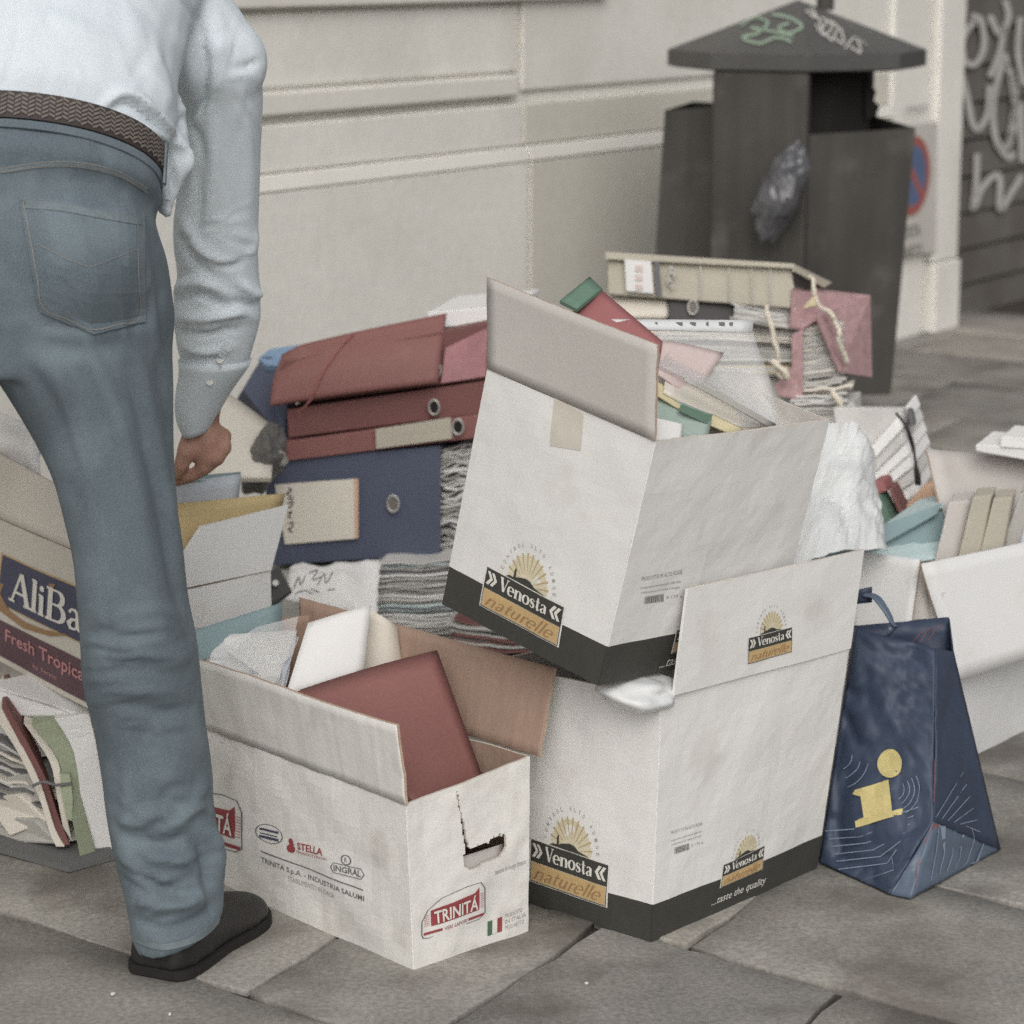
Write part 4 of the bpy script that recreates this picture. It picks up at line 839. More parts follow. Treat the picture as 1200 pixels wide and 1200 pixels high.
pslab('side_flap', [at(1020, 346, 4.70), at(1022, 442, 4.70), at(984, 436, 4.585), at(958, 373, 4.57)], .004, M['pink_pattern'], pf)
pslab('front_flap', [at(928, 392, 4.585), at(941, 386, 4.58), at(941, 470, 4.57), at(900, 460, 4.58), at(928, 430, 4.58)], .004, M['pink_pattern'], pf)
paper_stack('leaves', [at(941, 383, 4.60), at(988, 374, 4.61), at(990, 438, 4.60), at(940, 446, 4.59)], (.004, .1, -.01), 44, ['paper_grey', 'paper_grey', 'paper_shade', 'paper_cream'], pf, .0018, seed=50, jag=.003)
block('inner_papers', [at(929, 352, 4.60), at(955, 346, 4.64), at(958, 358, 4.63), at(931, 364, 4.59)], (.01, .07, -.01), M['yellow_pale'], pf)
o = thing('paper_bundle', 'beige bundle beneath the pink patterned folder', 'paper bundle', at(965, 462, 4.58), tf)
paper_stack('leaves', [at(938, 447, 4.58), at(992, 442, 4.59), at(997, 484, 4.57), at(930, 486, 4.56)], (.02, .12, -.01), 10, ['paper_cream', 'paper_grey', 'paper_shade'], o, .006, seed=51)
block('wrapper', [at(925, 470, 4.572), at(1000, 472, 4.58), at(1004, 745, 4.56), at(920, 745, 4.55)], (.03, .12, 0), M['paper_grey'], o)
def cord(pts, r, lab):
    p = [at(*q) for q in pts]; p = smoothpts(p, 6); p = [x+Vector((nz3(x, 60, 1), 0, nz3(x, 60, 2)))*.004 for x in p]
    rr_ = [r*(1+.45*nz3(x, 90, 4)) for x in p]; o = tube('string', p, rr_, M['string'], None, 7); return label(o, lab, 'string', 'white strings round the paper bundles')
cord([(950, 322, 4.60), (954, 336, 4.575), (957, 350, 4.57), (962, 362, 4.57), (972, 366, 4.565), (978, 372, 4.56)], .0042, 'pale string hanging over the lid end of the archive box')
cord([(974, 366, 4.57), (982, 384, 4.565), (982, 398, 4.56), (988, 412, 4.57), (994, 424, 4.58)], .005, 'knotted pale string down the side of the pink folder')
cord([(898, 358, 4.56), (902, 378, 4.555), (908, 400, 4.55), (912, 420, 4.55), (910, 436, 4.55), (922, 444, 4.55)], .0048, 'pale string down the left bundles beside the pink folder')
cord([(906, 424, 4.55), (914, 430, 4.54), (922, 443, 4.545)], .006, 'thick knot of string low on the left bundles')
cord([(976, 456, 4.54), (986, 476, 4.53), (992, 496, 4.52), (1000, 508, 4.52)], .0055, 'pale string over the beige bundle below the pink folder')
# leaning tied newspapers right of the tilted carton
nb = 'leaning paper sheaves tied with a dark strap'
o = bundle('paper_sheaf', 'grey sheaf end at the top left of the slanting tied papers', ((976, 477, 4.37), (1062, 478, 4.40), (1036, 524, 4.38), (988, 566, 4.34)), (.02, .08, -.012), 'paper_grey', 'paper stack', nb)
for i in range(6):
    x0, y0, x1, y1 = 996+5*i, 552+9*i, 1052+4*i, 488+15*i; tx, ty = 6, 9.5
    q = ((x0, y0, 4.33), (x1, y1, 4.37), (x1+tx, y1+14.5, 4.36), (x0+tx, y0+10.5, 4.32))
    o = bundle('paper_sheaf', ['topmost', 'second', 'third', 'fourth', 'fifth', 'lowest'][i]+' white sheaf from the top of the slanting pile behind the teal folder', q, (.05, .12, .02), ['paper', 'paper_grey', 'paper', 'paper', 'paper_grey', 'paper'][i], 'paper stack', nb, .003)
o = bundle('paper_sheaf', 'beige grey sheaf left of the slanting pile behind the white bag', ((986, 530, 4.36), (1022, 512, 4.38), (1030, 566, 4.36), (1002, 604, 4.34)), (.03, .08, 0), 'paper_grey', 'paper stack', nb)
o = tube('strap', smoothpts([at(1050, 484, 4.30), at(1062, 500, 4.30), at(1070, 525, 4.31), at(1074, 550, 4.31), at(1076, 568, 4.32)], 5), .006, M['black_card'], None, 6, flat=.4); label(o, 'dark strap round the slanting white papers', 'strap')
o = bundle('dark_book', 'small dark book end at the top right of the slanting papers', ((1062, 480, 4.36), (1069, 480, 4.37), (1073, 500, 4.36), (1068, 499, 4.35)), (.01, .05, -.005), 'paper_dark', 'book')
o = bundle('peach_card', 'peach coloured card between the slanting papers and the teal folder', ((1056, 598, 4.22), (1082, 568, 4.27), (1094, 566, 4.28), (1092, 596, 4.25)), (.03, .06, 0), 'peach', 'card')
o = bundle('orange_card', 'small orange card end above the green card', ((1022, 564, 4.2), (1036, 562, 4.21), (1040, 576, 4.2), (1027, 580, 4.19)), (.02, .05, 0), 'red_bright', 'card')
o = bundle('green_card', 'green card standing between the white bag and the teal folder', ((1020, 584, 4.18), (1030, 578, 4.19), (1048, 612, 4.17), (1034, 618, 4.16)), (.02, .06, 0), 'green_card', 'card')
o = bundle('red_card', 'thin red card beside the green card', ((1040, 572, 4.2), (1045, 572, 4.2), (1060, 604, 4.19), (1054, 606, 4.19)), (.02, .06, 0), 'red_card', 'card')
# white bag beside the tilted carton
def crinkle(s, t): return .03*math.sin(3.1*s)+.03*abs(nz3((s*1.6, t*1.9, 3), 1))+.022*abs(nz3((s*3.0, t*2.6, 1), 1))+.005*abs(nz3((s*8, t*7, 9), 1))-.02
o = sheet('white_bag', [at(928, 664, 3.72), at(1046, 642, 3.82), at(1024, 535, 3.98), at(972, 492, 3.98)], .0012, M['poly_white'], None, 22, 24, crinkle, rag=.012, smooth=False)
label(o, 'crumpled white plastic bag leaning beside the tilted apple carton', 'plastic bag')
# teal file
tl = thing('teal_file', 'grey teal card file lying slantwise on the right hand white carton', 'file', at(1040, 630, 4.0))
block('body', [at(1040, 614, 3.96), at(1104, 594, 4.02), at(1118, 634, 3.98), at(1000, 652, 3.90)], (-.01, .04, -.008), M['teal'], tl, bevel=.004)
pslab('cover', [at(945, 658, 3.86), at(1042, 612, 3.95), at(1103, 590, 4.0), at(1098, 602, 3.985), at(1030, 640, 3.905)], .006, M['teal'], tl)
pslab('lid_edge', [at(1040, 612, 3.95), at(1076, 586, 4.10), at(1098, 580, 4.12), at(1106, 592, 4.01)], .004, M['teal_pale'], tl)
o = sheet('plastic_sleeve', [at(1000, 664, 3.86), at(1128, 652, 3.94), at(1140, 622, 4.02), at(1010, 640, 3.92)], .0015, M['teal_pale'], None, 8, 6, lambda s, t: .004*nz3((s*4, t*4, 2), 1)); label(o, 'pale aqua sleeve lying below the teal file on the carton edge', 'plastic sleeve')
# ------------------------------------------------------------------ white carton at the right
An = G(1096, 908); Rn = An+(G(1200, 855)-G(1140, 885)).normalized()*.40; Ln = An+Vector((-.68, .73, 0))*.27; Bn = Rn+(Ln-An)
hzr = .30
wr = thing('open_carton', 'plain white carton at the right edge with grey inside and files in it', 'cardboard box', (An+Bn)/2)
CG = [M['carton_cool'], M['carton_grey'], M['edge_pale']]
tops = [p+Vector((0, 0, hzr-.01)) for p in (An, Rn, Bn, Ln)]
carton(wr, [An, Rn, Bn, Ln], tops, CG, seed=61)
ya = An.y
FRp = [at(1122, 797, ya-.01), at(1262, 751, ya+.16), at(1262, 622, ya+.20), at(1079, 661, ya-.01)]
sheet('flap', FRp, .004, [M['carton_cool'], M['carton_grey'], M['cut_edge']], wr, 12, 8, lambda s, t: .003*math.sin(3*s), rag=.004)
sheet('flap', [at(996, 745, ya+.06), at(1066, 745, ya+.0), at(1078, 656, ya+.03), at(1000, 645, ya+.10)], .004, [M['carton_cool'], M['carton_grey'], M['cut_edge']], wr, 8, 8, rag=.004)
# curled inner edge seen between the two flaps
vs, fs = [], []
for j in range(2):
    for i in range(9):
        t = i/8; a = at(1081+t*8, 659+t*2, ya+.03) if j else at(1058+t*44, 745, ya+.02); a = a+Vector((0, -.016*math.sin(3.14*t)*(1 if not j else .4), 0)); vs.append(a)
for i in range(8): fs.append([i, i+1, 9+i+1, 9+i])
n_ = len(vs); vs += [v+Vector((0, .003, 0)) for v in vs]; fs += [[n_+a for a in f][::-1] for f in fs]
mesh('corner_fold', vs, fs, M['carton_grey'], wr, smooth=True)
sheet('flap', [at(1108, 620, Ln.y+.02), at(1262, 640, Bn.y-.1), at(1262, 546, Bn.y), at(1086, 526, Ln.y+.12)], .004, [M['carton_grey'], M['carton_cool'], M['cut_edge']], wr, 10, 8, lambda s, t: .004*math.sin(3*s), rag=.003)
for i, (u0, u1, v0, sk) in enumerate(((1098, 1128, 588, 14), (1126, 1152, 582, 14), (1150, 1176, 584, 14), (1172, 1192, 578, 24))):
    y = ya+(.13, .125, .135, .20)[i]
    o = bundle('grey_file', ['leftmost grey card file standing in the right hand carton', 'second grey card file from the left in the right hand carton', 'third grey card file from the left in the right hand carton', 'pale edged grey file leaning beside the blue white papers'][i], ((u0+sk, v0, y+.03), (u1+sk-3, v0-2, y+.05), (u1-6, v0+90, y), (u0-8, v0+92, y-.02)), (.02, .07, 0), ['carton_grey', 'cloth_grey', 'cloth_grey', 'paper_shade'][i], 'file', 'grey card files in the right hand carton', .003)
o = bundle('paper_sheaf', 'blue white papers leaning at the right end of the right hand carton', ((1202, 588, ya+.24), (1250, 570, ya+.28), (1250, 690, ya+.24), (1172, 700, ya+.20)), (.03, .08, 0), 'paper_blue', 'paper stack')
o = bundle('paper_sheaf', 'white papers lying across the raised grey flap at the right edge', ((1143, 521, Ln.y+.10), (1250, 528, Ln.y+.2), (1250, 548, Ln.y+.2), (1144, 529, Ln.y+.10)), (.05, .12, 0), 'paper', 'paper stack', bevel=.002)
o = bundle('paper_sheaf', 'small upper white sheaf at the far right over the grey flap', ((1174, 511, Ln.y+.13), (1250, 518, Ln.y+.2), (1250, 530, Ln.y+.2), (1172, 524, Ln.y+.12)), (.04, .1, 0), 'paper', 'paper stack', bevel=.002)
# ------------------------------------------------------------------ blue shopping bag
bgp = dict(a=at(1003, 737, 3.47), b=at(1096, 760, 3.42), b2=at(1117, 764, 3.47), c=at(1094, 962, 3.30), d=at(1043, 1048, 3.28), e=G(960, 1010, .004), h=G(1172, 996, .004), i=G(1067, 1053, .004), j=at(1112, 725, 3.55), k=at(1046, 746, 3.58), a2=at(1000, 735, 3.56), eb=G(1010, 985, .004)+Vector((.0, .14, 0)), hb=G(1172, 996, .004)+Vector((-.04, .1, 0)))
bgp['d'] = G(1043, 1048, .004)
sb = thing('shopping_bag', 'dark blue glossy shopping bag with a gold letter on the pavement', 'shopping bag', (bgp['e']+bgp['h'])/2)
def crumpled_tri(names, poly, sub, m, amp=.006, seed=0, parent=sb):
    bm = bmesh.new(); vv = {}
    for t in poly:
        for n in t:
            if n not in vv: vv[n] = bm.verts.new(bgp[n])
        bm.faces.new([vv[n] for n in t])
    bmesh.ops.recalc_face_normals(bm, faces=bm.faces)
    bmesh.ops.triangulate(bm, faces=bm.faces)
    for _ in range(sub): bmesh.ops.subdivide_edges(bm, edges=bm.edges, cuts=1, use_grid_fill=True); bmesh.ops.triangulate(bm, faces=[f for f in bm.faces if len(f.verts) > 3])
    bd = {v for e in bm.edges if len(e.link_faces) == 1 for v in e.verts}
    for v in bm.verts:
        k = .25 if v in bd else 1
        p = v.co; n = abs(nz3(p, 9, seed))*1.7+abs(nz3(p, 24, seed+1))*1.0+abs(nz3(p, 50, seed+2))*.35+nz3(p, 4, seed)*.8-.8
        v.co = p+Vector((-.1, -1, .1))*(n*amp*2.0*k)
    r = bmesh.ops.solidify(bm, geom=bm.faces[:], thickness=.0012)
    return bmobj(names, bm, m, parent, smooth=True)
fp = crumpled_tri('front_panel', [('a', 'b', 'c', 'e'), ('e', 'c', 'd')], 5, M['bag_blue'], .009, 2)
gp_ = crumpled_tri('side_gusset', [('b', 'b2', 'h', 'c')], 4, M['bag_blue'], .006, 3)
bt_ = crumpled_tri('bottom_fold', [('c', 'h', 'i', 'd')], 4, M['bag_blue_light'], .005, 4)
bkp = crumpled_tri('back_panel', [('a2', 'j', 'hb', 'eb'), ('a2', 'k', 'j')], 4, M['bag_blue'], .006, 5)
crumpled_tri('back_gusset', [('j', 'b2', 'h', 'hb')], 3, M['bag_blue'], .004, 6); crumpled_tri('left_gusset', [('a2', 'a', 'e', 'eb')], 3, M['bag_blue'], .004, 7)
sheet('handle', [at(1003, 692, 3.50), at(1003, 708, 3.50), at(1022, 706, 3.50), at(1022, 688, 3.50)], .003, M['bag_blue'], sb, 4, 2)
hp = smoothpts([at(1014, 697, 3.50), at(1026, 700, 3.49), at(1036, 712, 3.48), at(1044, 726, 3.475), at(1046, 736, 3.475), at(1040, 744, 3.48)], 5)
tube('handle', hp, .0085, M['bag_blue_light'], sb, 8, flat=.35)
ffp = surf_ray(fp); fgs = surf_ray(gp_); fbf = surf_ray(bt_)
def subdiv(g, k=2):
    bm = bmesh.new(); vv = [bm.verts.new((a, b, 0)) for a, b in g[0]]
    for f in g[1]:
        try: bm.faces.new([vv[i] for i in f])
        except ValueError: pass
    for _ in range(k): bmesh.ops.subdivide_edges(bm, edges=bm.edges, cuts=1, use_grid_fill=True)
    bmesh.ops.triangulate(bm, faces=bm.faces); bm.verts.index_update()
    r = [(v.co.x, v.co.y) for v in bm.verts], [[v.index for v in f.verts] for f in bm.faces]; bm.free(); return r
W_ = lambda s: (lambda a, b, o: s(a, b, o)); fbk = surf_ray(bkp)
decal('letter_dot', subdiv(fill2(arcp(1043.5, 895, 14.5, 17, 0, 345, 20)), 1), W_(ffp), M['bag_gold'], sb, .0018)
decal('letter_body', subdiv(merge2([fill2([(1000, 931), (1003, 926), (1042, 914), (1046, 951), (1058, 947), (1056, 955), (1004, 970), (1003, 963), (1013, 958), (1009, 933)])]), 2), W_(ffp), M['bag_gold'], sb, .0018)
decal('stripe_print', merge2([stroke([(1066+i*11, 756-i*3), (1074+i*11, 746-i*4), (1082+i*11, 737-i*3)], .9) for i in range(3)]), W_(fbk), M['bag_red'], sb, .0015)
arcs = [stroke(arcp(985, 885, r, r*1.15, 15 if r > 20 else 0, 75, 10), 1.0) for r in (14, 24, 34)]+[stroke(arcp(1046, 925, r, r, -30, 60, 8), .8) for r in (14, 20, 26, 32)]
decal('arc_print', merge2(arcs), W_(ffp), M['bag_line'], sb, .0012)
decal('stripe_print', merge2([stroke([(968+i*3, 974+i*9), (1000+i*8, 972+i*8), (1076-i*5, 946+i*10)], .9) for i in range(7)]), W_(ffp), M['bag_line'], sb, .0012)
decal('stripe_print', merge2([stroke([(1094+i*3, 940-i*22), (1112+i*2, 890-i*22)], .9) for i in range(4)]), W_(ffp), M['bag_red'], sb, .0012)
decal('stripe_print', merge2([stroke([(1096+i*7, 958+i*2), (1128+i*4, 905+i*14)], .8) for i in range(7)]), W_(fgs), M['bag_line'], sb, .0012)
decal('stripe_print', merge2([stroke([(1100, 968-2), (1096, 1000), (1090, 1032)], .9)]+[stroke([(1108+i*11, 968+i*5), (1106+i*9, 1000+i*3), (1100+i*9, 1024-i*3)], .9) for i in range(5)]), W_(fbf), M['bag_line'], sb, .0012)
decal('stripe_print', merge2([stroke([(1093, 964), (1086, 985), (1076, 1010), (1072, 1040)], 1.0)]), W_(fbf), M['bag_red'], sb, .0012)
# ------------------------------------------------------------------ carton and files at the left, behind the leg
Pa, Pb = at(0, 775, 3.73), at(150, 854, 3.385); ev = (Pb-Pa); ev.z = 0; ev.normalize(); A_ = Pb.copy(); A_.z = (Pa.z+Pb.z)/2; L_ = A_-ev*.46; nv = Vector((-ev.y, ev.x, 0)); R_ = A_+nv*.08; B_ = L_+nv*.08
topz = at(0, 605, 3.73).z-A_.z; zz = Vector((0, 0, topz))
al = thing('open_carton', 'beige fruit carton with a navy name plate standing on files behind the leg', 'cardboard box', (A_+B_)/2)
pa = carton(al, [A_, R_, B_, L_], [p+zz for p in (A_, R_, B_, L_)], [M['carton_beige'], M['carton_beige'], M['cut_edge']], seed=71)
W2 = pa['left']; wo = W2.obj
fA = W2.quad([(-2, 705), (140, 773), (140, 709), (4, 650)])
decal('print_plate', rect2(-.02, -.03, 1.02, 1.03, 8, 4), fA, M['print_tan'], wo, .0008); decal('print_plate', rect2(0, 0, 1, 1, 8, 4), fA, M['print_navy'], wo, .0014)
decal('print_swoosh', stroke([(.03, .42), (-.03, .2), (.05, -.1), (.25, -.2), (.45, -.12), (.6, .02)], [.02, .1, .14, .14, .09, .02]), fA, M['print_bronze'], wo, .002)
decal('print_word', place2(serif_word('AliBaba', .17, .07), .1, .16, .985, .82), fA, M['print_white'], wo, .0028)
decal('print_word', fill2([(.47, .74), (.5, .9), (.44, .86)]), fA, M['print_bronze'], wo, .0028)
fB = W2.quad([(0, 768), (146, 846), (146, 796), (0, 726)])
decal('print_plate', rect2(-.1, 0, 1.0, 1, 8, 4), fB, M['print_plum'], wo, .0008)
decal('print_word', place2(text2d('Fresh Tropical', 0, .012), .06, .40, .74, .84), fB, M['print_pink'], wo, .002)
decal('print_lettering', place2(text2d('by Serino'), .3, .16, .5, .3), fB, M['print_pink'], wo, .002)
fcs = [at(0, 606, Pa.y-.005), at(122, 660, Pb.y-.005), at(112, 640, Pb.y+.05), at(0, 523, Pa.y+.06)]
sheet('flap', [W2.P(0, 1)+Vector((0, 0, .001)), W2.P(1, 1)+Vector((0, 0, .001)), at(150, 614, Pb.y+.06), at(-110, 470, Pa.y+.36)], .004, [M['carton_beige'], M['carton_grey'], M['cut_edge']], al, 14, 8, lambda s, t: .003*math.sin(4*s), rag=.004)
decal('grease_stain', fill2(arcp(56, 585, 4, 9, 0, 340, 12)), lambda a, b, o: at(a, b, 3.0), M['kraft'], al) if False else None
o = crumple('paper_ball', (22, 520), .04, .035, 3.85, M['paper'], None, 17, .05, .03); label(o, 'crumpled white paper in the top of the beige fruit carton', 'paper')
o = sheet('loose_sheet', [at(-10, 540, 3.80), at(48, 560, 3.75), at(44, 505, 3.80), at(-10, 496, 3.86)], .001, M['paper'], None, 12, 10, lambda s, t: .03*math.sin(s*3.1)*t+.01*nz3((s*4, t*4, 1), 1)); label(o, 'curled white sheet sticking out of the beige fruit carton', 'paper sheet')
# pile of old files under it
pz = A_.z
lg = 'old files piled under the beige fruit carton'
def lfile(name, lab, pts, ext, m, cat='file'):
    bm = bmesh.new(); K = 10; p = smoothpts([at(*q[:3]) for q in pts[0]], 4); q2 = smoothpts([at(*q[:3]) for q in pts[1]], 4); n = len(p); ext = Vector(ext)
    vs = p+q2+[x+ext for x in p]+[x+ext for x in q2]; fs = []
    for i in range(n-1): fs += [[i, i+1, n+i+1, n+i], [2*n+i, 3*n+i, 3*n+i+1, 2*n+i+1], [i, 2*n+i, 2*n+i+1, i+1], [n+i, n+i+1, 3*n+i+1, 3*n+i]]
    fs += [[0, n, 3*n, 2*n], [n-1, 3*n-1, 4*n-1, 2*n-1]]
    o = mesh(name, vs, fs, M[m], None, smooth=False); return label(o, lab, cat, lg)
xt = (-.03, .17, 0)
lfile('white_file', 'outermost white file of the bent upright files under the fruit carton', [[(64, 842, 3.50), (86, 880, 3.44), (96, 940, 3.42), (110, 1000, 3.42)], [(104, 836, 3.50), (112, 870, 3.46), (122, 930, 3.44), (134, 998, 3.43)]], xt, 'paper')
lfile('sage_file', 'sage green bent file under the fruit carton', [[(38, 850, 3.50), (68, 890, 3.43), (80, 940, 3.40), (94, 1004, 3.39)], [(64, 842, 3.51), (86, 880, 3.45), (97, 940, 3.42), (112, 1000, 3.41)]], xt, 'sage')
lfile('cream_file', 'cream edged file beside the sage green one', [[(28, 848, 3.51), (58, 892, 3.44), (66, 930, 3.42), (74, 970, 3.42)], [(40, 850, 3.51), (68, 892, 3.44), (74, 935, 3.42), (84, 985, 3.42)]], xt, 'paper_cream')
lfile('green_tab_file', 'short green folder corner in front of the cream edged file', [[(70, 906, 3.41), (72, 930, 3.40), (78, 960, 3.395)], [(82, 908, 3.41), (85, 935, 3.40), (84, 962, 3.395)]], (-.01, .06, 0), 'sage')
lfile('red_file', 'dark red bent file among the files under the fruit carton', [[(2, 830, 3.52), (24, 872, 3.46), (46, 918, 3.43), (60, 960, 3.42), (74, 990, 3.41)], [(8, 828, 3.52), (32, 870, 3.46), (54, 914, 3.43), (68, 956, 3.42), (82, 990, 3.41)]], xt, 'red_dark')
lfile('white_edged_file', 'white paged file with a reddish spine left of the red one', [[(-6, 840, 3.53), (20, 880, 3.46), (44, 930, 3.42), (58, 975, 3.41), (66, 992, 3.405)], [(2, 830, 3.53), (25, 872, 3.46), (48, 920, 3.42), (64, 970, 3.41), (76, 992, 3.405)]], xt, 'paper_cream')
tube_o = tube('strap', smoothpts([at(38, 921, 3.40), at(52, 916, 3.40), at(66, 920, 3.40), at(84, 918, 3.405)], 5), .004, M['paper_dark'], None, 6, flat=.5); label(tube_o, 'thin dark strap round the bent files under the fruit carton', 'strap')
for i, (q, m_, lab) in enumerate([
 (((-20, 800, 3.60), (60, 826, 3.52), (104, 842, 3.50), (-20, 838, 3.58)), 'paper', 'white folded paper directly under the fruit carton'),
 (((-20, 835, 3.58), (30, 860, 3.52), (40, 890, 3.49), (-20, 880, 3.55)), 'paper_grey', 'grey sheaf at the left edge below the white folded paper'),
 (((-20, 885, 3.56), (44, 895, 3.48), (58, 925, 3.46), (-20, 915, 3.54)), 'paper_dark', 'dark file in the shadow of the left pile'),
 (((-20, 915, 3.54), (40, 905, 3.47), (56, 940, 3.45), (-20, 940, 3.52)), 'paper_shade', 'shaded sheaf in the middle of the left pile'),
 (((-20, 936, 3.52), (20, 930, 3.47), (56, 962, 3.44), (10, 980, 3.46)), 'paper_cream', 'cream sheaf low in the left pile'),
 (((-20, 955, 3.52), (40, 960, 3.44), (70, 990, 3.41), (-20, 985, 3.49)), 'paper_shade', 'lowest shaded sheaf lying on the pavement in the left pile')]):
    bundle('paper_sheaf', lab, q, (.14, .12, 0), m_, 'paper stack', lg, .003)
o = thing('paper_bundle', 'loose bundle of many thin worn sheets at the bottom of the left pile', 'paper bundle', at(20, 960, 3.5), lg)
paper_stack('leaves', [at(-30, 852, 3.56), at(36, 880, 3.49), at(58, 985, 3.445), at(-30, 972, 3.51)], (.02, .12, 0), 26, ['paper_grey', 'paper_shade', 'paper', 'paper_dark', 'paper_cream'], o, .006, seed=77, jag=.012)
o = pslab('shadow_sheet', [G(-30, 985, .012), G(80, 1016, .012), G(140, 1000, .012), G(60, 950, .012)], .008, M['paper_dark'], None); label(o, 'dark sheet standing in for the shadow under the left pile of files', 'cardboard sheet')  # dark sheet added as the shadow below the pile
# ------------------------------------------------------------------ the person bending over the boxes
def ell_ring(c, e1, e2, a, b, n=28, sq=1.0): return [c+e1*(a*math.cos(2*math.pi*i/n))+e2*(b*math.sin(2*math.pi*i/n)) for i in range(n)]
def loft(rings):
    n = len(rings[0]); V = [p for r in rings for p in r]; F = []
    for j in range(len(rings)-1):
        for i in range(n): F.append([j*n+i, j*n+(i+1) % n, (j+1)*n+(i+1) % n, (j+1)*n+i])
    F += [list(range(n))[::-1], list(range((len(rings)-1)*n, len(rings)*n))]; return V, F
def resample(rows, k=4):                          # smooth a table of ring parameters
    a = np.array(rows, float); out = []
    for i in range(len(a)-1):
        p0, p1, p2, p3 = a[max(i-1, 0)], a[i], a[i+1], a[min(i+2, len(a)-1)]
        for j in range(k):
            t = j/k; out.append(.5*(2*p1+(p2-p0)*t+(2*p0-5*p1+4*p2-p3)*t*t+(3*p1-p0-3*p2+p3)*t**3))
    return out+[a[-1]]
def ball(c, r, n=12):
    c = Vector(c); r = Vector(r) if isinstance(r, (tuple, list, Vector)) else Vector((r, r, r))
    return loft([ell_ring(c+Vector((0, 0, r.z*math.cos(math.pi*j/n))), Vector((1, 0, 0)), Vector((0, 1, 0)), max(1e-4, r.x*math.sin(math.pi*j/n)), max(1e-4, r.y*math.sin(math.pi*j/n)), 16) for j in range(n+1)])
def capsule(p, q, r0, r1):
    p, q = Vector(p), Vector(q); d = (q-p).normalized(); a = d.cross(Vector((0, 0, 1)))
    if a.length < .1: a = d.cross(Vector((0, 1, 0)))
    a.normalize(); b = d.cross(a); R = []
    for k in range(6): t = math.pi/2*(1-k/5); R.append(ell_ring(p-d*(r0*math.sin(t)), a, b, max(1e-4, r0*math.cos(t)), max(1e-4, r0*math.cos(t)), 16))
    for k in range(6): t = math.pi/2*k/5; R.append(ell_ring(q+d*(r1*math.sin(t)), a, b, max(1e-4, r1*math.cos(t)), max(1e-4, r1*math.cos(t)), 16))
    return loft(R)
def fuse(name, parts, vox, m, parent, smooth_it=6, kind=None):
    """melt overlapping closed shapes into one continuous skin"""
    V, F = [], []
    for vs, fs in parts:
        k = len(V); V += vs; F += [[i+k for i in f] for f in fs]
    o = mesh(name, V, F, m, parent); md = o.modifiers.new('r', 'REMESH'); md.mode = 'VOXEL'; md.voxel_size = vox
    me = bpy.data.meshes.new_from_object(o.evaluated_get(bpy.context.evaluated_depsgraph_get())); o.modifiers.clear(); o.data = me
    me.name = name
    bm = bmesh.new(); bm.from_mesh(me)
    for _ in range(smooth_it): bmesh.ops.smooth_vert(bm, verts=bm.verts, factor=.5, use_axis_x=True, use_axis_y=True, use_axis_z=True)
    bm.to_mesh(me); bm.free()
    if not me.materials: me.materials.append(m)
    me.polygons.foreach_set('use_smooth', [True]*len(me.polygons)); return o
def folds(o, lines, uneven=.0, us=6, seed=0):
    """work cloth folds into the skin: each line is (points, half width px, height m), ridges up, valleys down"""
    me = o.data; n = len(me.vertices); co = np.empty(n*3); me.vertices.foreach_get('co', co); co = co.reshape(-1, 3); no = np.empty(n*3); me.vertices.foreach_get('normal', no); no = no.reshape(-1, 3)
    q = co-np.array(O); z = q @ np.array(FW); u = 600+FPX*q[:, 0]/z; v = 600-FPX*(q @ np.array(UP))/z
    face = np.clip(-(no*q).sum(1)/np.linalg.norm(q, axis=1)*2.0+.15, 0, 1); d = np.zeros(n)
    for pts, wd, am in lines:
        p = [(x.x, x.y) for x in smoothpts([Vector((a, b, 0)) for a, b in pts], 4)]; best = np.full(n, 1e9); tt = np.zeros(n)
        for i in range(len(p)-1):
            ax, ay = p[i]; bx, by = p[i+1]; L = (bx-ax)**2+(by-ay)**2+1e-9; t = np.clip(((u-ax)*(bx-ax)+(v-ay)*(by-ay))/L, 0, 1)
            dd = np.hypot(u-ax-t*(bx-ax), v-ay-t*(by-ay)); k = dd < best; best[k] = dd[k]; tt[k] = (i+t[k])/(len(p)-1)
        d += am*np.exp(-(best/wd)**2)*np.sqrt(np.clip(np.sin(np.pi*np.clip(tt, .04, .96)), 0, 1))
    if uneven: d = d+np.array([uneven*(noise.noise(Vector(c)*us+Vector((seed, 0, 0)))+.5*noise.noise(Vector(c)*us*2.3)) for c in co])
    co = co+no*(d*np.where(d == 0, 0, 1))[:, None]*np.maximum(face, .25)[:, None]
    me.vertices.foreach_set('co', co.ravel()); me.update()
X, Yv, Z = Vector((1, 0, 0)), Vector((0, 1, 0)), Vector((0, 0, 1))
pe = thing('person', 'person in a pale shirt and faded jeans bending over the boxes, back to the viewer', 'person', G(200, 1120))
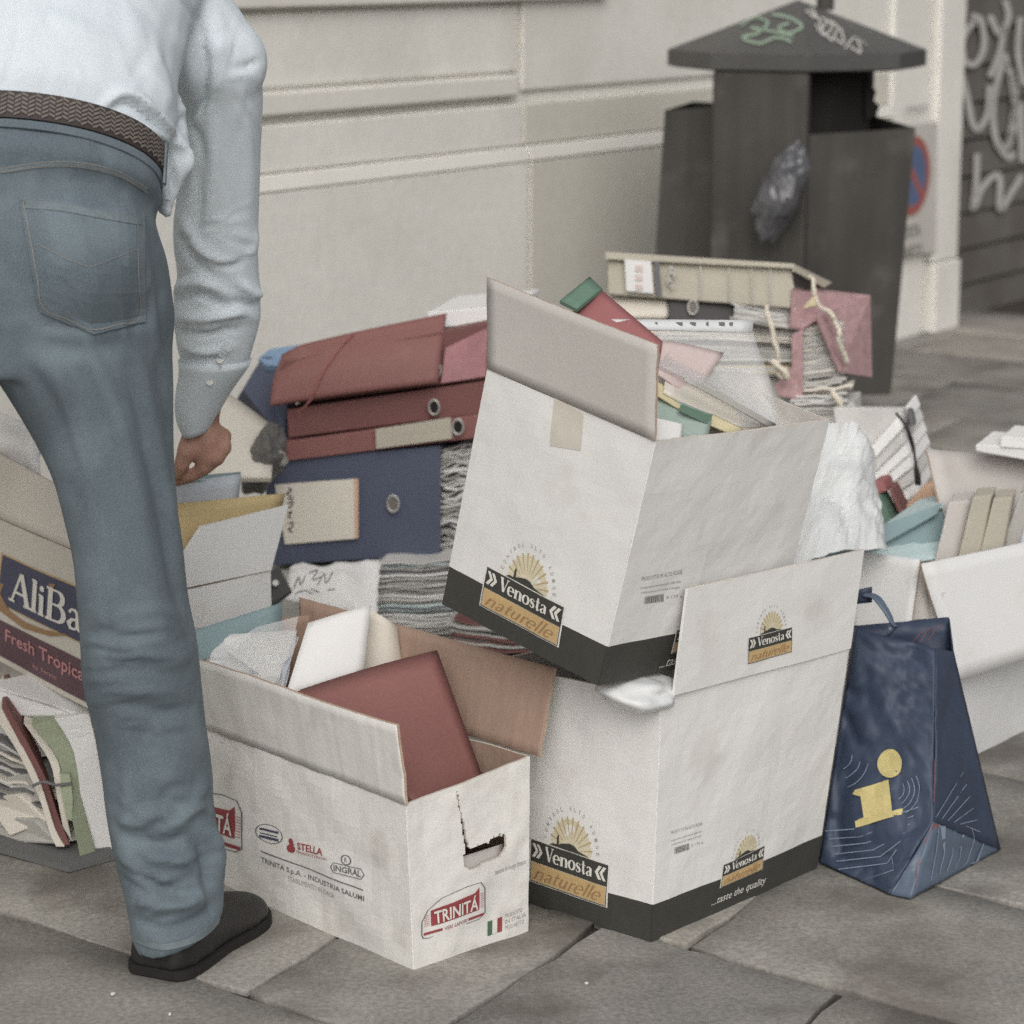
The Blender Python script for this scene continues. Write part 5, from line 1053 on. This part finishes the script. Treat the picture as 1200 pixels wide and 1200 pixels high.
# measures taken from the silhouette: row, left and right edge, distance, depth of the limb
leg = [(1092, 157, 263, 3.042, .088), (1072, 152, 264, 3.042, .088), (1046, 147, 263, 3.045, .087), (1010, 137, 262, 3.047, .085), (960, 127, 252, 3.05, .084), (900, 119, 248, 3.05, .085), (850, 111, 241, 3.05, .086), (800, 98, 236, 3.04, .088), (750, 95, 230, 3.03, .088), (700, 91, 219, 3.02, .088), (650, 86, 212, 3.02, .09), (600, 75, 207, 3.03, .096), (550, 61, 204, 3.04, .105), (500, 36, 203, 3.05, .115), (460, 12, 203, 3.05, .125), (420, -12, 202, 3.05, .135), (370, -20, 200, 3.05, .14)]
def leg_rings(mirror=False, xc=None, dx=0):
    R = []
    for (v, u0, u1, y, dep) in resample(leg, 3):
        a, b = at(u0, v, y), at(u1, v, y); c = (a+b)/2; hw = (b-a).length/2
        if mirror: c = Vector((2*xc-c.x-dx*max(0, 1-(c.z/.75)), c.y+.03*max(0, 1-c.z/.75), c.z))
        tl = .36*min(1, max(0, (v-1040)/60)); R.append(ell_ring(c, Vector((math.cos(tl), 0, math.sin(tl)*(-1 if mirror else 1))), Yv, hw, dep))
    return R
xc = at(-20, 300, 3.05).x
tilt = math.radians(34); E2 = Vector((0, math.cos(tilt), -math.sin(tilt))); NN = Vector((0, math.sin(tilt), math.cos(tilt)))
back = at(-20, 137, 2.94); C0 = back+E2*.125
hip = []
def hipr(c, hw, dr, tl): e2 = Vector((0, math.cos(tl), -math.sin(tl))); return ell_ring(c, X, e2, hw, dr)
hip = [hipr(C0+NN*.003, .182, .126, tilt), hipr(C0-NN*.035, .191, .133, tilt*.95), hipr(Vector((xc, 3.038, .945)), .205, .142, tilt*.75), hipr(Vector((xc, 3.05, .89)), .220, .150, tilt*.4), hipr(Vector((xc, 3.05, .82)), .228, .148, tilt*.15), hipr(Vector((xc, 3.055, .76)), .222, .135, 0)]
je = fuse('jeans', [loft(leg_rings()), loft(leg_rings(True, xc, .06)), loft(hip), ball(at(85, 300, 3.02), (.105, .125, .125)), ball(at(-125, 300, 3.02), (.105, .125, .125))], .0052, M['denim'], pe, 7)
JF = [
 ([(150, 1075), (190, 1090), (240, 1075), (262, 1050)], 7, -0.0090), ([(160, 1055), (200, 1062), (235, 1052)], 8, 0.0120), ([(158, 1020), (190, 1040), (225, 1032)], 6, -0.0105), ([(180, 1045), (215, 1048), (236, 1040)], 7, -0.0090),
 ([(250, 1060), (246, 1020), (232, 985)], 8, -0.0105), ([(262, 1020), (255, 990), (240, 970)], 9, 0.0135), ([(145, 1000), (170, 1030), (200, 1040)], 8, 0.0120), ([(135, 965), (160, 985), (196, 990), (230, 970)], 7, -0.0090), ([(160, 965), (185, 955), (215, 975)], 10, 0.0105), ([(215, 960), (236, 930), (242, 905)], 7, 0.0060), ([(170, 1000), (205, 1010), (240, 1000)], 8, 0.0090),
 ([(140, 1000), (150, 950), (146, 900)], 8, 0.0060), ([(185, 945), (200, 925), (225, 920)], 7, -0.0045),
 ([(110, 770), (150, 762), (200, 775), (228, 765)], 7, .004), ([(115, 790), (160, 780), (205, 792)], 6, -.003), ([(120, 740), (165, 745), (215, 738)], 6, -.003), ([(118, 812), (160, 805), (215, 815)], 7, .003), ([(150, 720), (185, 715), (215, 722)], 6, .003), ([(112, 830), (150, 826), (200, 835), (235, 828)], 6, -.003), ([(130, 850), (170, 845), (225, 852)], 7, .003), ([(190, 755), (215, 750), (228, 742)], 5, -.003),
 ([(165, 420), (185, 520), (202, 600), (212, 680)], 7, .006), ([(150, 430), (172, 530), (192, 620), (206, 700)], 7, -.005), ([(105, 410), (140, 500), (165, 600), (180, 680)], 12, .007), ([(90, 420), (120, 500), (145, 590)], 10, -.005), ([(40, 400), (90, 410), (150, 400)], 12, -.006), ([(60, 430), (95, 520), (110, 600)], 12, .004), ([(20, 420), (60, 470), (85, 540)], 10, -.004),
 ([(175, 270), (186, 330), (196, 400), (200, 470)], 7, -.004), ([(168, 290), (178, 350), (186, 410)], 6, .004), ([(186, 420), (196, 480), (202, 540)], 5, -.004), ([(202, 610), (212, 650), (216, 700)], 6, .004), ([(195, 640), (205, 690), (222, 730)], 6, -.004),
 ([(-20, 200), (-20, 300), (-20, 400)], 14, -.008)]
rr = random.Random(12)
for i in range(46):                               # fine creases behind the knee and down the calf
    v = rr.uniform(700, 870); u = rr.uniform(105, 195); L = rr.uniform(18, 46); a = rr.uniform(-.25, .25); k_ = rr.choice((-1, 1))
    JF.append(([(u-L, v-L*a), (u, v+rr.uniform(-4, 4)), (u+L, v+L*a)], rr.uniform(2.0, 3.6), k_*rr.uniform(.0011, .0022)))
for i in range(34):                               # small breaks in the stacked hem
    v = rr.uniform(930, 1085); u = rr.uniform(150, 240); L = rr.uniform(12, 34); a = rr.uniform(-.9, .9)
    JF.append(([(u-L, v-L*a), (u, v+rr.uniform(-5, 5)), (u+L, v+L*a)], rr.uniform(2.2, 4.2), rr.choice((-1, 1))*rr.uniform(.0016, .0036)))
for i in range(40):                               # drag lines along the thigh and seat
    v = rr.uniform(270, 660); u = 100+rr.uniform(-80, 80)+(v-300)*.12; L = rr.uniform(25, 60); a = rr.uniform(1.6, 4)
    JF.append(([(u-L/a, v-L), (u, v), (u+L/a, v+L)], rr.uniform(3, 6), rr.choice((-1, 1))*rr.uniform(.0006, .0016)))
folds(je, JF, .0035, 7, 2)
js = surf_ray(je)
def wrapped(name, g, f, th, m, parent, k=0):     # a patch sewn on: front skin laid on the cloth, with a rim down to it
    if k: g = subdiv(g, k)
    V = [f(a, b, th) for a, b in g[0]]+[f(a, b, -.002) for a, b in g[0]]; n = len(g[0]); cnt = {}
    for fc in g[1]:
        for i in range(len(fc)): e = (fc[i], fc[(i+1) % len(fc)]); cnt[tuple(sorted(e))] = cnt.get(tuple(sorted(e)), []) + [e]
    F = [list(x) for x in g[1]]+[[e[0][0], e[0][1], e[0][1]+n, e[0][0]+n] for e in cnt.values() if len(e) == 1]
    return mesh(name, V, F, m, parent, smooth=False)
def polyline2(p, w_): return stroke([(x.x, x.y) for x in smoothpts([Vector((a, b, 0)) for a, b in p], 6)], w_)
pk_o = [(22, 230), (30, 229), (70, 233), (110, 240), (150, 247), (166, 249), (166, 290), (168, 330), (169, 374), (168, 381), (140, 388), (108, 395), (80, 382), (52, 368), (46, 362), (38, 320), (30, 275)]
jf = lambda a, b, o: js(a, b, o)
def gridpatch(c, nx, ny): return [( (c[0][0]*(1-s)+c[1][0]*s)*(1-t)+(c[3][0]*(1-s)+c[2][0]*s)*t, (c[0][1]*(1-s)+c[1][1]*s)*(1-t)+(c[3][1]*(1-s)+c[2][1]*s)*t) for t in [j/ny for j in range(ny+1)] for s in [i/nx for i in range(nx+1)]], [[j*(nx+1)+i, j*(nx+1)+i+1, (j+1)*(nx+1)+i+1, (j+1)*(nx+1)+i] for j in range(ny) for i in range(nx)]
gp2 = gridpatch([(22, 230), (167, 249), (169, 378), (48, 364)], 14, 14); gp2 = ([(x, y+(26-26*abs((x-108)/60))*max(0, (y-300)/80)*(1 if y > 300 else 0)*.9 if abs(x-108) < 60 else y) for x, y in gp2[0]], gp2[1])
pock = wrapped('back_pocket', gp2, jf, .0032, M['denim'], je)
psf = surf_ray(pock)
pf_ = lambda a, b, o: psf(a, b, o)
decal('stitching', merge2([polyline2([(27, 235), (70, 239), (110, 246), (150, 253), (162, 255)], 1.1), polyline2([(27, 243), (70, 247), (110, 254), (150, 261), (162, 263)], 1.1)]), pf_, M['thread'], pock, .001)
decal('stitching', merge2([polyline2([(27, 236), (36, 280), (44, 325), (51, 360), (80, 374), (108, 386), (140, 380), (163, 373), (162, 330), (161, 290), (161, 258)], 1.1), polyline2([(44, 285), (75, 302), (106, 313)], .8), polyline2([(106, 313), (130, 304), (160, 292)], .8)]), pf_, M['thread'], pock, .001)
wrapped('pocket_hem', merge2([polyline2([(24, 239), (70, 243), (110, 250), (150, 257), (165, 259)], 9)]), pf_, .0012, M['denim_seam'], pock)
wrapped('yoke_seam', merge2([polyline2([(-60, 203), (0, 199), (50, 192), (95, 192), (140, 203), (172, 222)], 5)]), jf, .0016, M['denim_seam'], je)
decal('stitching', merge2([polyline2([(-60, 201), (0, 197), (50, 190), (95, 190), (140, 201), (172, 220)], .9), polyline2([(-60, 206), (0, 202), (50, 195), (95, 195), (140, 206), (172, 225)], .9)]), jf, M['thread'], je, .0024)
wrapped('hem', merge2([polyline2([(160, 1099), (175, 1106), (195, 1109), (220, 1103), (240, 1092), (256, 1075)], 7)]), jf, .0018, M['denim_seam'], je)
# belt of braided leather round the waist band
def waist(ph, up, out): return C0+NN*up+X*((.184+out)*math.cos(ph))+E2*((.128+out)*math.sin(ph))
vs, fs = [], []; n = 96
for i in range(n):
    p = 2*math.pi*i/n
    for up_, ou in ((-.004, .002), (.030, .003), (.030, .0065), (-.004, .0055)): vs.append(waist(p, up_, ou))
for i in range(n):
    for k in range(4): fs.append([i*4+k, i*4+(k+1) % 4, ((i+1) % n)*4+(k+1) % 4, ((i+1) % n)*4+k])
belt = mesh('belt', vs, fs, M['leather_dark'], pe)
vd, fd = [], []; cols, rws = 150, 5
for i in range(cols):
    for j in range(rws):
        p0, p1 = 2*math.pi*(i+.06)/cols, 2*math.pi*(i+.94)/cols; h = .028/rws; z0 = -.0005+j*h; sl = h*.55*(1 if i % 2 else -1); k = len(vd); g_ = h*.22
        vd += [waist(p0, z0-sl+g_, .0066), waist(p1, z0+sl*.2+g_, .0076), waist(p1, z0+h+sl*.2-g_, .0076), waist(p0, z0+h-sl-g_, .0066)]; fd.append([k, k+1, k+2, k+3])
mesh('braided_strands', vd, fd, M['leather_tan'], belt, kind='stuff', fix=False)
vs, fs = [], []
for i in range(n):
    p = 2*math.pi*i/n
    for up_, ou in ((-.016, .001), (-.006, .0015), (-.006, .005), (-.016, .0045)): vs.append(waist(p, up_, ou))
for i in range(n):
    for k in range(4): fs.append([i*4+k, i*4+(k+1) % 4, ((i+1) % n)*4+(k+1) % 4, ((i+1) % n)*4+k])
mesh('waistband', vs, fs, M['denim'], je)
for ph in (-.05, -1.57, 3.19):
    q = [waist(ph-.028, -.022, .0105), waist(ph+.028, -.022, .0105), waist(ph+.028, .036, .0105), waist(ph-.028, .036, .0105)]
    block('belt_loop', q, (C0+NN*.005-(q[0]+q[2])/2).normalized()*.003, M['denim_seam'], je, bevel=.0008)
# shirt: trunk, sleeves
def ring_t(c, hw, dr, tl, yaw=0.0):
    e1 = Vector((math.cos(yaw), math.sin(yaw), 0)); e2 = Vector((-math.sin(yaw)*math.cos(tl), math.cos(yaw)*math.cos(tl), -math.sin(tl))); return ell_ring(Vector(c), e1, e2, hw, dr)
d2 = math.radians
trunk = [ring_t(C0-NN*.01, .176, .118, tilt), ring_t(C0+NN*.03, .182, .122, tilt), ring_t(C0+NN*.06, .196, .135, tilt), ring_t(C0+NN*.10+Vector((.002, .01, 0)), .198, .142, d2(40)), ring_t(C0+Vector((.005, .12, .12)), .192, .145, d2(48)), ring_t(C0+Vector((.015, .19, .18)), .19, .14, d2(56)), ring_t(C0+Vector((.025, .27, .225)), .192, .13, d2(62)), ring_t(C0+Vector((.03, .35, .255)), .185, .115, d2(66)), ring_t(C0+Vector((.035, .42, .28)), .15, .095, d2(70)), ring_t(C0+Vector((.04, .47, .295)), .09, .08, d2(72)), ring_t(C0+Vector((.04, .50, .305)), .066, .07, d2(74))]
slv = [(48, 216, 291, 3.360, 0.070), (75, 212, 302, 3.372, 0.074), (105, 212, 308, 3.385, 0.073), (150, 215, 307, 3.404, 0.066), (200, 211, 305, 3.426, 0.062), (250, 204, 303, 3.448, 0.062), (290, 204, 302, 3.465, 0.062), (320, 208, 303, 3.479, 0.060), (345, 203, 306, 3.489, 0.060), (375, 202, 305, 3.502, 0.060), (405, 207, 297, 3.516, 0.056), (430, 212, 289, 3.526, 0.052), (460, 207, 271, 3.540, 0.046), (485, 207, 258, 3.550, 0.040), (507, 215, 246, 3.560, 0.034)]
def arm_rings(mirror=False):
    R = []; rows = resample(slv, 3)
    for k, (v, u0, u1, y, dep) in enumerate(rows):
        a, b = at(u0, v, y), at(u1, v, y); c = (a+b)/2; hw = (b-a).length/2; tl = .5 if v > 480 else 0
        e1 = Vector((math.cos(.25*max(0, (v-430)/70)), 0, math.sin(.25*max(0, (v-430)/70))))
        if mirror: c = Vector((2*(xc+.06)-c.x-.14*max(0, 1.08-c.z)/.55, c.y+.02, c.z)); e1 = Vector((-e1.x, 0, e1.z))
        R.append(ell_ring(c, e1, Yv, hw, dep))
    return R
sh_parts = [loft(trunk), loft(arm_rings()), loft(arm_rings(True)), capsule(C0+Vector((.13, .33, .19)), at(258, 72, 3.36), .10, .062), capsule(C0+Vector((-.07, .33, .19)), Vector((2*(xc+.06)-at(258, 72, 3.36).x, 3.37, at(258, 72, 3.36).z)), .10, .062),
    capsule(at(172, 150, 3.14), at(194, 192, 3.13), .055, .033), capsule(at(194, 192, 3.13), at(192, 240, 3.12), .031, .013), ball(at(150, 140, 3.10), (.06, .07, .035))]
shirt = fuse('shirt', sh_parts, .0055, M['shirt'], pe, 5)
SF = [
 ([(214, 2), (232, 30), (240, 70), (240, 112), (236, 132)], 3.9, -0.0103), ([(250, 20), (256, 60), (254, 110)], 10.9, 0.0069), ([(205, 40), (222, 75), (226, 110)], 7.8, 0.0057),
 ([(118, 128), (140, 110), (165, 118), (196, 150), (214, 168)], 4.7, 0.0115), ([(130, 128), (152, 122), (176, 140), (196, 166)], 3.9, -0.0092), ([(160, 148), (190, 160), (214, 178), (220, 200)], 4.7, 0.0115), ([(166, 160), (190, 176), (202, 205), (200, 240)], 3.9, -0.0115), ([(180, 185), (192, 210), (196, 240), (192, 262)], 3.9, 0.0092), ([(172, 180), (180, 215), (186, 245)], 3.1, -0.0092), ([(208, 150), (226, 130), (238, 118)], 4.7, -0.0080), ([(216, 140), (232, 160), (236, 190)], 5.5, -0.0057), ([(222, 200), (212, 230), (204, 250)], 3.9, -0.0057),
 ([(20, 30), (60, 20), (110, 40)], 10.9, 0.0034), ([(25, 20), (18, 60), (5, 100)], 4.7, -0.0046), ([(150, 20), (180, 60), (200, 110)], 12.5, 0.0046), ([(190, 60), (206, 100), (212, 140)], 5.5, -0.0046), ([(170, 80), (190, 105), (205, 130)], 6.2, 0.0046),
 ([(275, 80), (290, 78), (304, 70)], 3.9, -0.0057), ([(262, 92), (285, 86), (300, 92)], 5.5, 0.0023), ([(246, 130), (250, 200), (240, 270)], 7.0, 0.0057), ([(232, 190), (234, 240), (228, 290)], 7.0, -0.0057), ([(290, 130), (292, 200), (288, 270)], 7.8, 0.0034),
 ([(215, 255), (235, 290), (262, 312)], 6.2, 0.0080), ([(212, 275), (228, 305), (250, 322)], 4.7, -0.0069), ([(240, 305), (268, 310), (290, 300)], 4.7, -0.0057), ([(280, 330), (296, 345), (306, 342)], 5.5, 0.0103), ([(275, 352), (292, 358), (305, 352)], 4.7, -0.0092), ([(204, 340), (235, 328), (268, 345)], 6.2, 0.0092), ([(203, 355), (235, 345), (262, 360)], 4.7, -0.0080), ([(204, 372), (240, 372), (275, 365), (300, 372)], 6.2, 0.0092), ([(206, 390), (240, 392), (280, 385)], 4.7, -0.0080), ([(212, 405), (240, 412), (275, 405)], 5.5, 0.0057), ([(214, 425), (240, 425), (262, 418)], 3.9, -0.0046), ([(284, 300), (296, 290), (302, 270)], 4.7, 0.0046)]
rr = random.Random(5)
for i in range(26):
    v = rr.uniform(240, 430); u = rr.uniform(215, 292); L = rr.uniform(12, 34); a = rr.uniform(-.7, .5)
    SF.append(([(u-L, v-L*a), (u, v+rr.uniform(-5, 5)), (u+L, v+L*a)], rr.uniform(2.2, 4.2), rr.choice((-1, 1))*rr.uniform(.001, .0025)))
for i in range(22):
    v = rr.uniform(20, 230); u = rr.uniform(235, 300); L = rr.uniform(16, 40); a = rr.uniform(1.5, 5)*rr.choice((-1, 1))
    SF.append(([(u-L/a, v-L), (u, v), (u+L/a, v+L)], rr.uniform(2.5, 5), rr.choice((-1, 1))*rr.uniform(.0006, .0016)))
for i in range(20):
    v = rr.uniform(0, 110); u = rr.uniform(10, 220); L = rr.uniform(15, 45); a = rr.uniform(1.2, 4)*rr.choice((-1, 1, 1))
    SF.append(([(u-L/a, v-L), (u, v), (u+L/a, v+L)], rr.uniform(3, 6), rr.choice((-1, 1))*rr.uniform(.0005, .0013)))
folds(shirt, SF, .004, 6, 5)
ss = surf_ray(shirt); sf_ = lambda a, b, o: ss(a, b, o)
AR = arm_rings(); CB_ = AR[-11:]; cc = [sum(r, Vector())/len(r) for r in CB_]
V, F = loft([[c+(p-c)*1.06 for p in r] for r, c in zip(CB_, cc)]+[[c+(p-c)*.9 for p in r] for r, c in zip(reversed(CB_[-5:]), reversed(cc[-5:]))])
mesh('cuff', V, F, M['cuff'], shirt, smooth=True)
wrapped('sleeve_placket', merge2([polyline2([(268, 400), (258, 420), (250, 440)], 9)]), sf_, .0025, M['cuff'], shirt)
decal('stitching', merge2([polyline2([(272, 404), (260, 424), (250, 440)], .8)]), sf_, M['paper'], shirt, .0035)
for u, v in ((258, 420), (246, 446)): disc('button', sf_(u, v, .003), (0, -1, .1), .0048, M['button'], shirt, .002)
# the body itself: one skin from feet to head, five fingers on each hand
def hand_parts(px, flip=None):
    """hand closing on the papers; joints given as sight line + distance, mirrored for the other one"""
    T = (lambda p: at(*p)) if not flip else (lambda p: flip(at(*p)))
    out = [capsule(T((236, 470, 3.560)), T((233, 505, 3.570)), .030, .026)]
    wr_ = (232, 506, 3.570)
    kn = [((262, 511, 3.565), .0125), ((262, 524, 3.555), .013), ((254, 536, 3.550), .013), ((241, 546, 3.555), .0125)]
    for p, r in kn: out.append(capsule(T(wr_), T(p), .023, r))
    out.append(capsule(T((244, 515, 3.560)), T((245, 532, 3.560)), .024, .022))
    f = [[(262, 511, 3.565), (254, 524, 3.590), (242, 536, 3.600), (234, 546, 3.600)], [(262, 524, 3.555), (250, 540, 3.575), (237, 550, 3.590), (228, 558, 3.590)], [(254, 536, 3.550), (240, 549, 3.562), (226, 557, 3.575), (217, 562, 3.580)], [(241, 546, 3.555), (228, 556, 3.560), (214, 562, 3.565), (205, 565, 3.570)]]
    for ch, r in zip(f, (.0085, .0095, .0098, .0094)):
        for i in range(3): out.append(capsule(T(ch[i]), T(ch[i+1]), r*(1.12-.1*i), r*(1.02-.1*i)))
    th = [(226, 512, 3.555), (218, 530, 3.545), (212, 546, 3.545), (206, 556, 3.550)]
    for i, r in enumerate((.016, .0125, .0105)): out.append(capsule(T(th[i]), T(th[i+1]), r, r*.9))
    return out
flip = lambda p: Vector((2*(xc+.06)-p.x-.14*max(0, 1.08-p.z)/.55, p.y+.02, p.z))
hd = C0+Vector((.05, .63, .27))
rsh, rel = at(258, 80, 3.37), at(256, 330, 3.48)
bd = [loft([ring_t(C0-NN*.05, .14, .07, tilt), ring_t(C0, .15, .085, tilt), ring_t(C0+NN*.10, .15, .10, d2(42)), ring_t(C0+Vector((.015, .19, .18)), .15, .10, d2(56)), ring_t(C0+Vector((.03, .35, .255)), .13, .085, d2(66)), ring_t(C0+Vector((.04, .49, .30)), .056, .058, d2(72)), ring_t(C0+Vector((.045, .55, .30)), .054, .058, d2(76))]),
      ball(Vector((xc, 3.07, .87)), (.16, .09, .10)), ball(hd, (.076, .105, .095)), ball(hd+Vector((0, .05, -.05)), (.06, .06, .07)), capsule(hd+Vector((0, .06, -.10)), hd+Vector((0, .035, -.13)), .016, .012), ball(hd+Vector((.078, -.01, -.01)), (.012, .022, .03)), ball(hd+Vector((-.078, -.01, -.01)), (.012, .022, .03)), capsule(C0+Vector((.04, .49, .30)), hd, .058, .058)]
for s in (0, 1):
    g = (lambda p: p) if not s else flip
    bd += [capsule(g(rsh), g(rel), .034, .03), capsule(g(rel), g(at(236, 475, 3.55)), .036, .028), capsule(C0+Vector((.03, .33, .21)), g(rsh), .06, .036)]
    gl = (lambda p: p) if not s else (lambda p: Vector((2*xc-p.x-.06*max(0, 1-p.z/.75), p.y+.03*max(0, 1-p.z/.75), p.z)))
    h_, k_, a_ = at(100, 330, 3.06), at(160, 740, 3.03), at(208, 1085, 3.06)
    h2, t2 = G(188, 1132), G(290, 1062); d2_ = (t2-h2).normalized(); f0, f1 = h2+d2_*.03+Vector((0, 0, .046)), h2+d2_*.12+Vector((0, 0, .026))
    bd += [capsule(gl(h_), gl(k_), .075, .052), capsule(gl(k_), gl(a_), .052, .036), capsule(gl(a_), gl(f0), .034, .022), capsule(gl(f0), gl(f1), .022, .012)]
    bd += hand_parts(None, flip if s else None)
body = fuse('body', bd, .0042, M['skin'], pe, 3)
fuse('hair', [ball(hd+Vector((0, -.012, .012)), (.082, .108, .098))], .008, M['hair'], pe, 2)
# shoes
def shoe(f):
    h = G(196, 1135); t = h+(G(294, 1068)-h)/1.18; d = (t-h).normalized(); s_ = Vector((d.y, -d.x, 0)); Ln_ = (t-h).length
    prof = [(-.045, .028, .050), (-.03, .040, .066), (.0, .046, .072), (.06, .046, .078), (.11, .045, .066), (.16, .050, .052), (.21, .052, .045), (.25, .045, .038), (.28, .028, .030), (.29, .012, .024)]
    k = Ln_/.245
    R = [[f(h+d*(x*k)+s_*(w_*1.0*math.cos(a)*(1 if math.sin(a) > 0 else .98))+Vector((0, 0, .012+max(0, math.sin(a))**.8*(hh-.012)))) for a in [2*math.pi*i/24 for i in range(24)]] for x, w_, hh in [tuple(q) for q in resample(prof, 2)]]
    o = fuse('shoe', [loft(R)], .004, M['shoe'], pe, 4)
    out = [(x, w_) for x, w_, hh in [tuple(q) for q in resample(prof, 2)]]; P = [h+d*(x*k)+s_*(w_+.003) for x, w_ in out]+[h+d*(x*k)-s_*(w_+.003) for x, w_ in reversed(out)]
    n_ = len(P); vs = [f(p+Vector((0, 0, .001))) for p in P]+[f(p+Vector((0, 0, .013))) for p in P]
    mesh('sole', vs, [list(range(n_))[::-1], list(range(n_, 2*n_))]+[[i, (i+1) % n_, n_+(i+1) % n_, n_+i] for i in range(n_)], M['sole'], o)
    return o
shoe(lambda p: p); shoe(lambda p: Vector((2*xc-p.x-.06, p.y+.03, p.z)))
# ------------------------------------------------------------------ scraps on the pavement
for i, (u, v, r, lab) in enumerate([(132, 1164, 2.6, 'white scrap on the paving stone just left of the shoe'), (199, 1188, 2.6, 'white scrap on the paving near the bottom edge below the shoe'), (687, 1152, 2.2, 'tiny white scrap on the paving between the worn carton and the apple carton')]):
    rr = random.Random(i); c = G(u, v, .0015); P = [c+Vector((math.cos(a)*r*.0011*rr.uniform(.5, 1.3), math.sin(a)*r*.0016*rr.uniform(.5, 1.3), rr.uniform(0, .0006))) for a in [k*1.047 for k in range(6)]]
    o = mesh('paper_scrap', P+[p-Vector((0, 0, .0015)) for p in P], [list(range(6)), list(range(11, 5, -1))]+[[k, (k+1) % 6, 6+(k+1) % 6, 6+k] for k in range(6)], M['paper'], None); label(o, lab, 'litter', 'white scraps lying on the pavement')
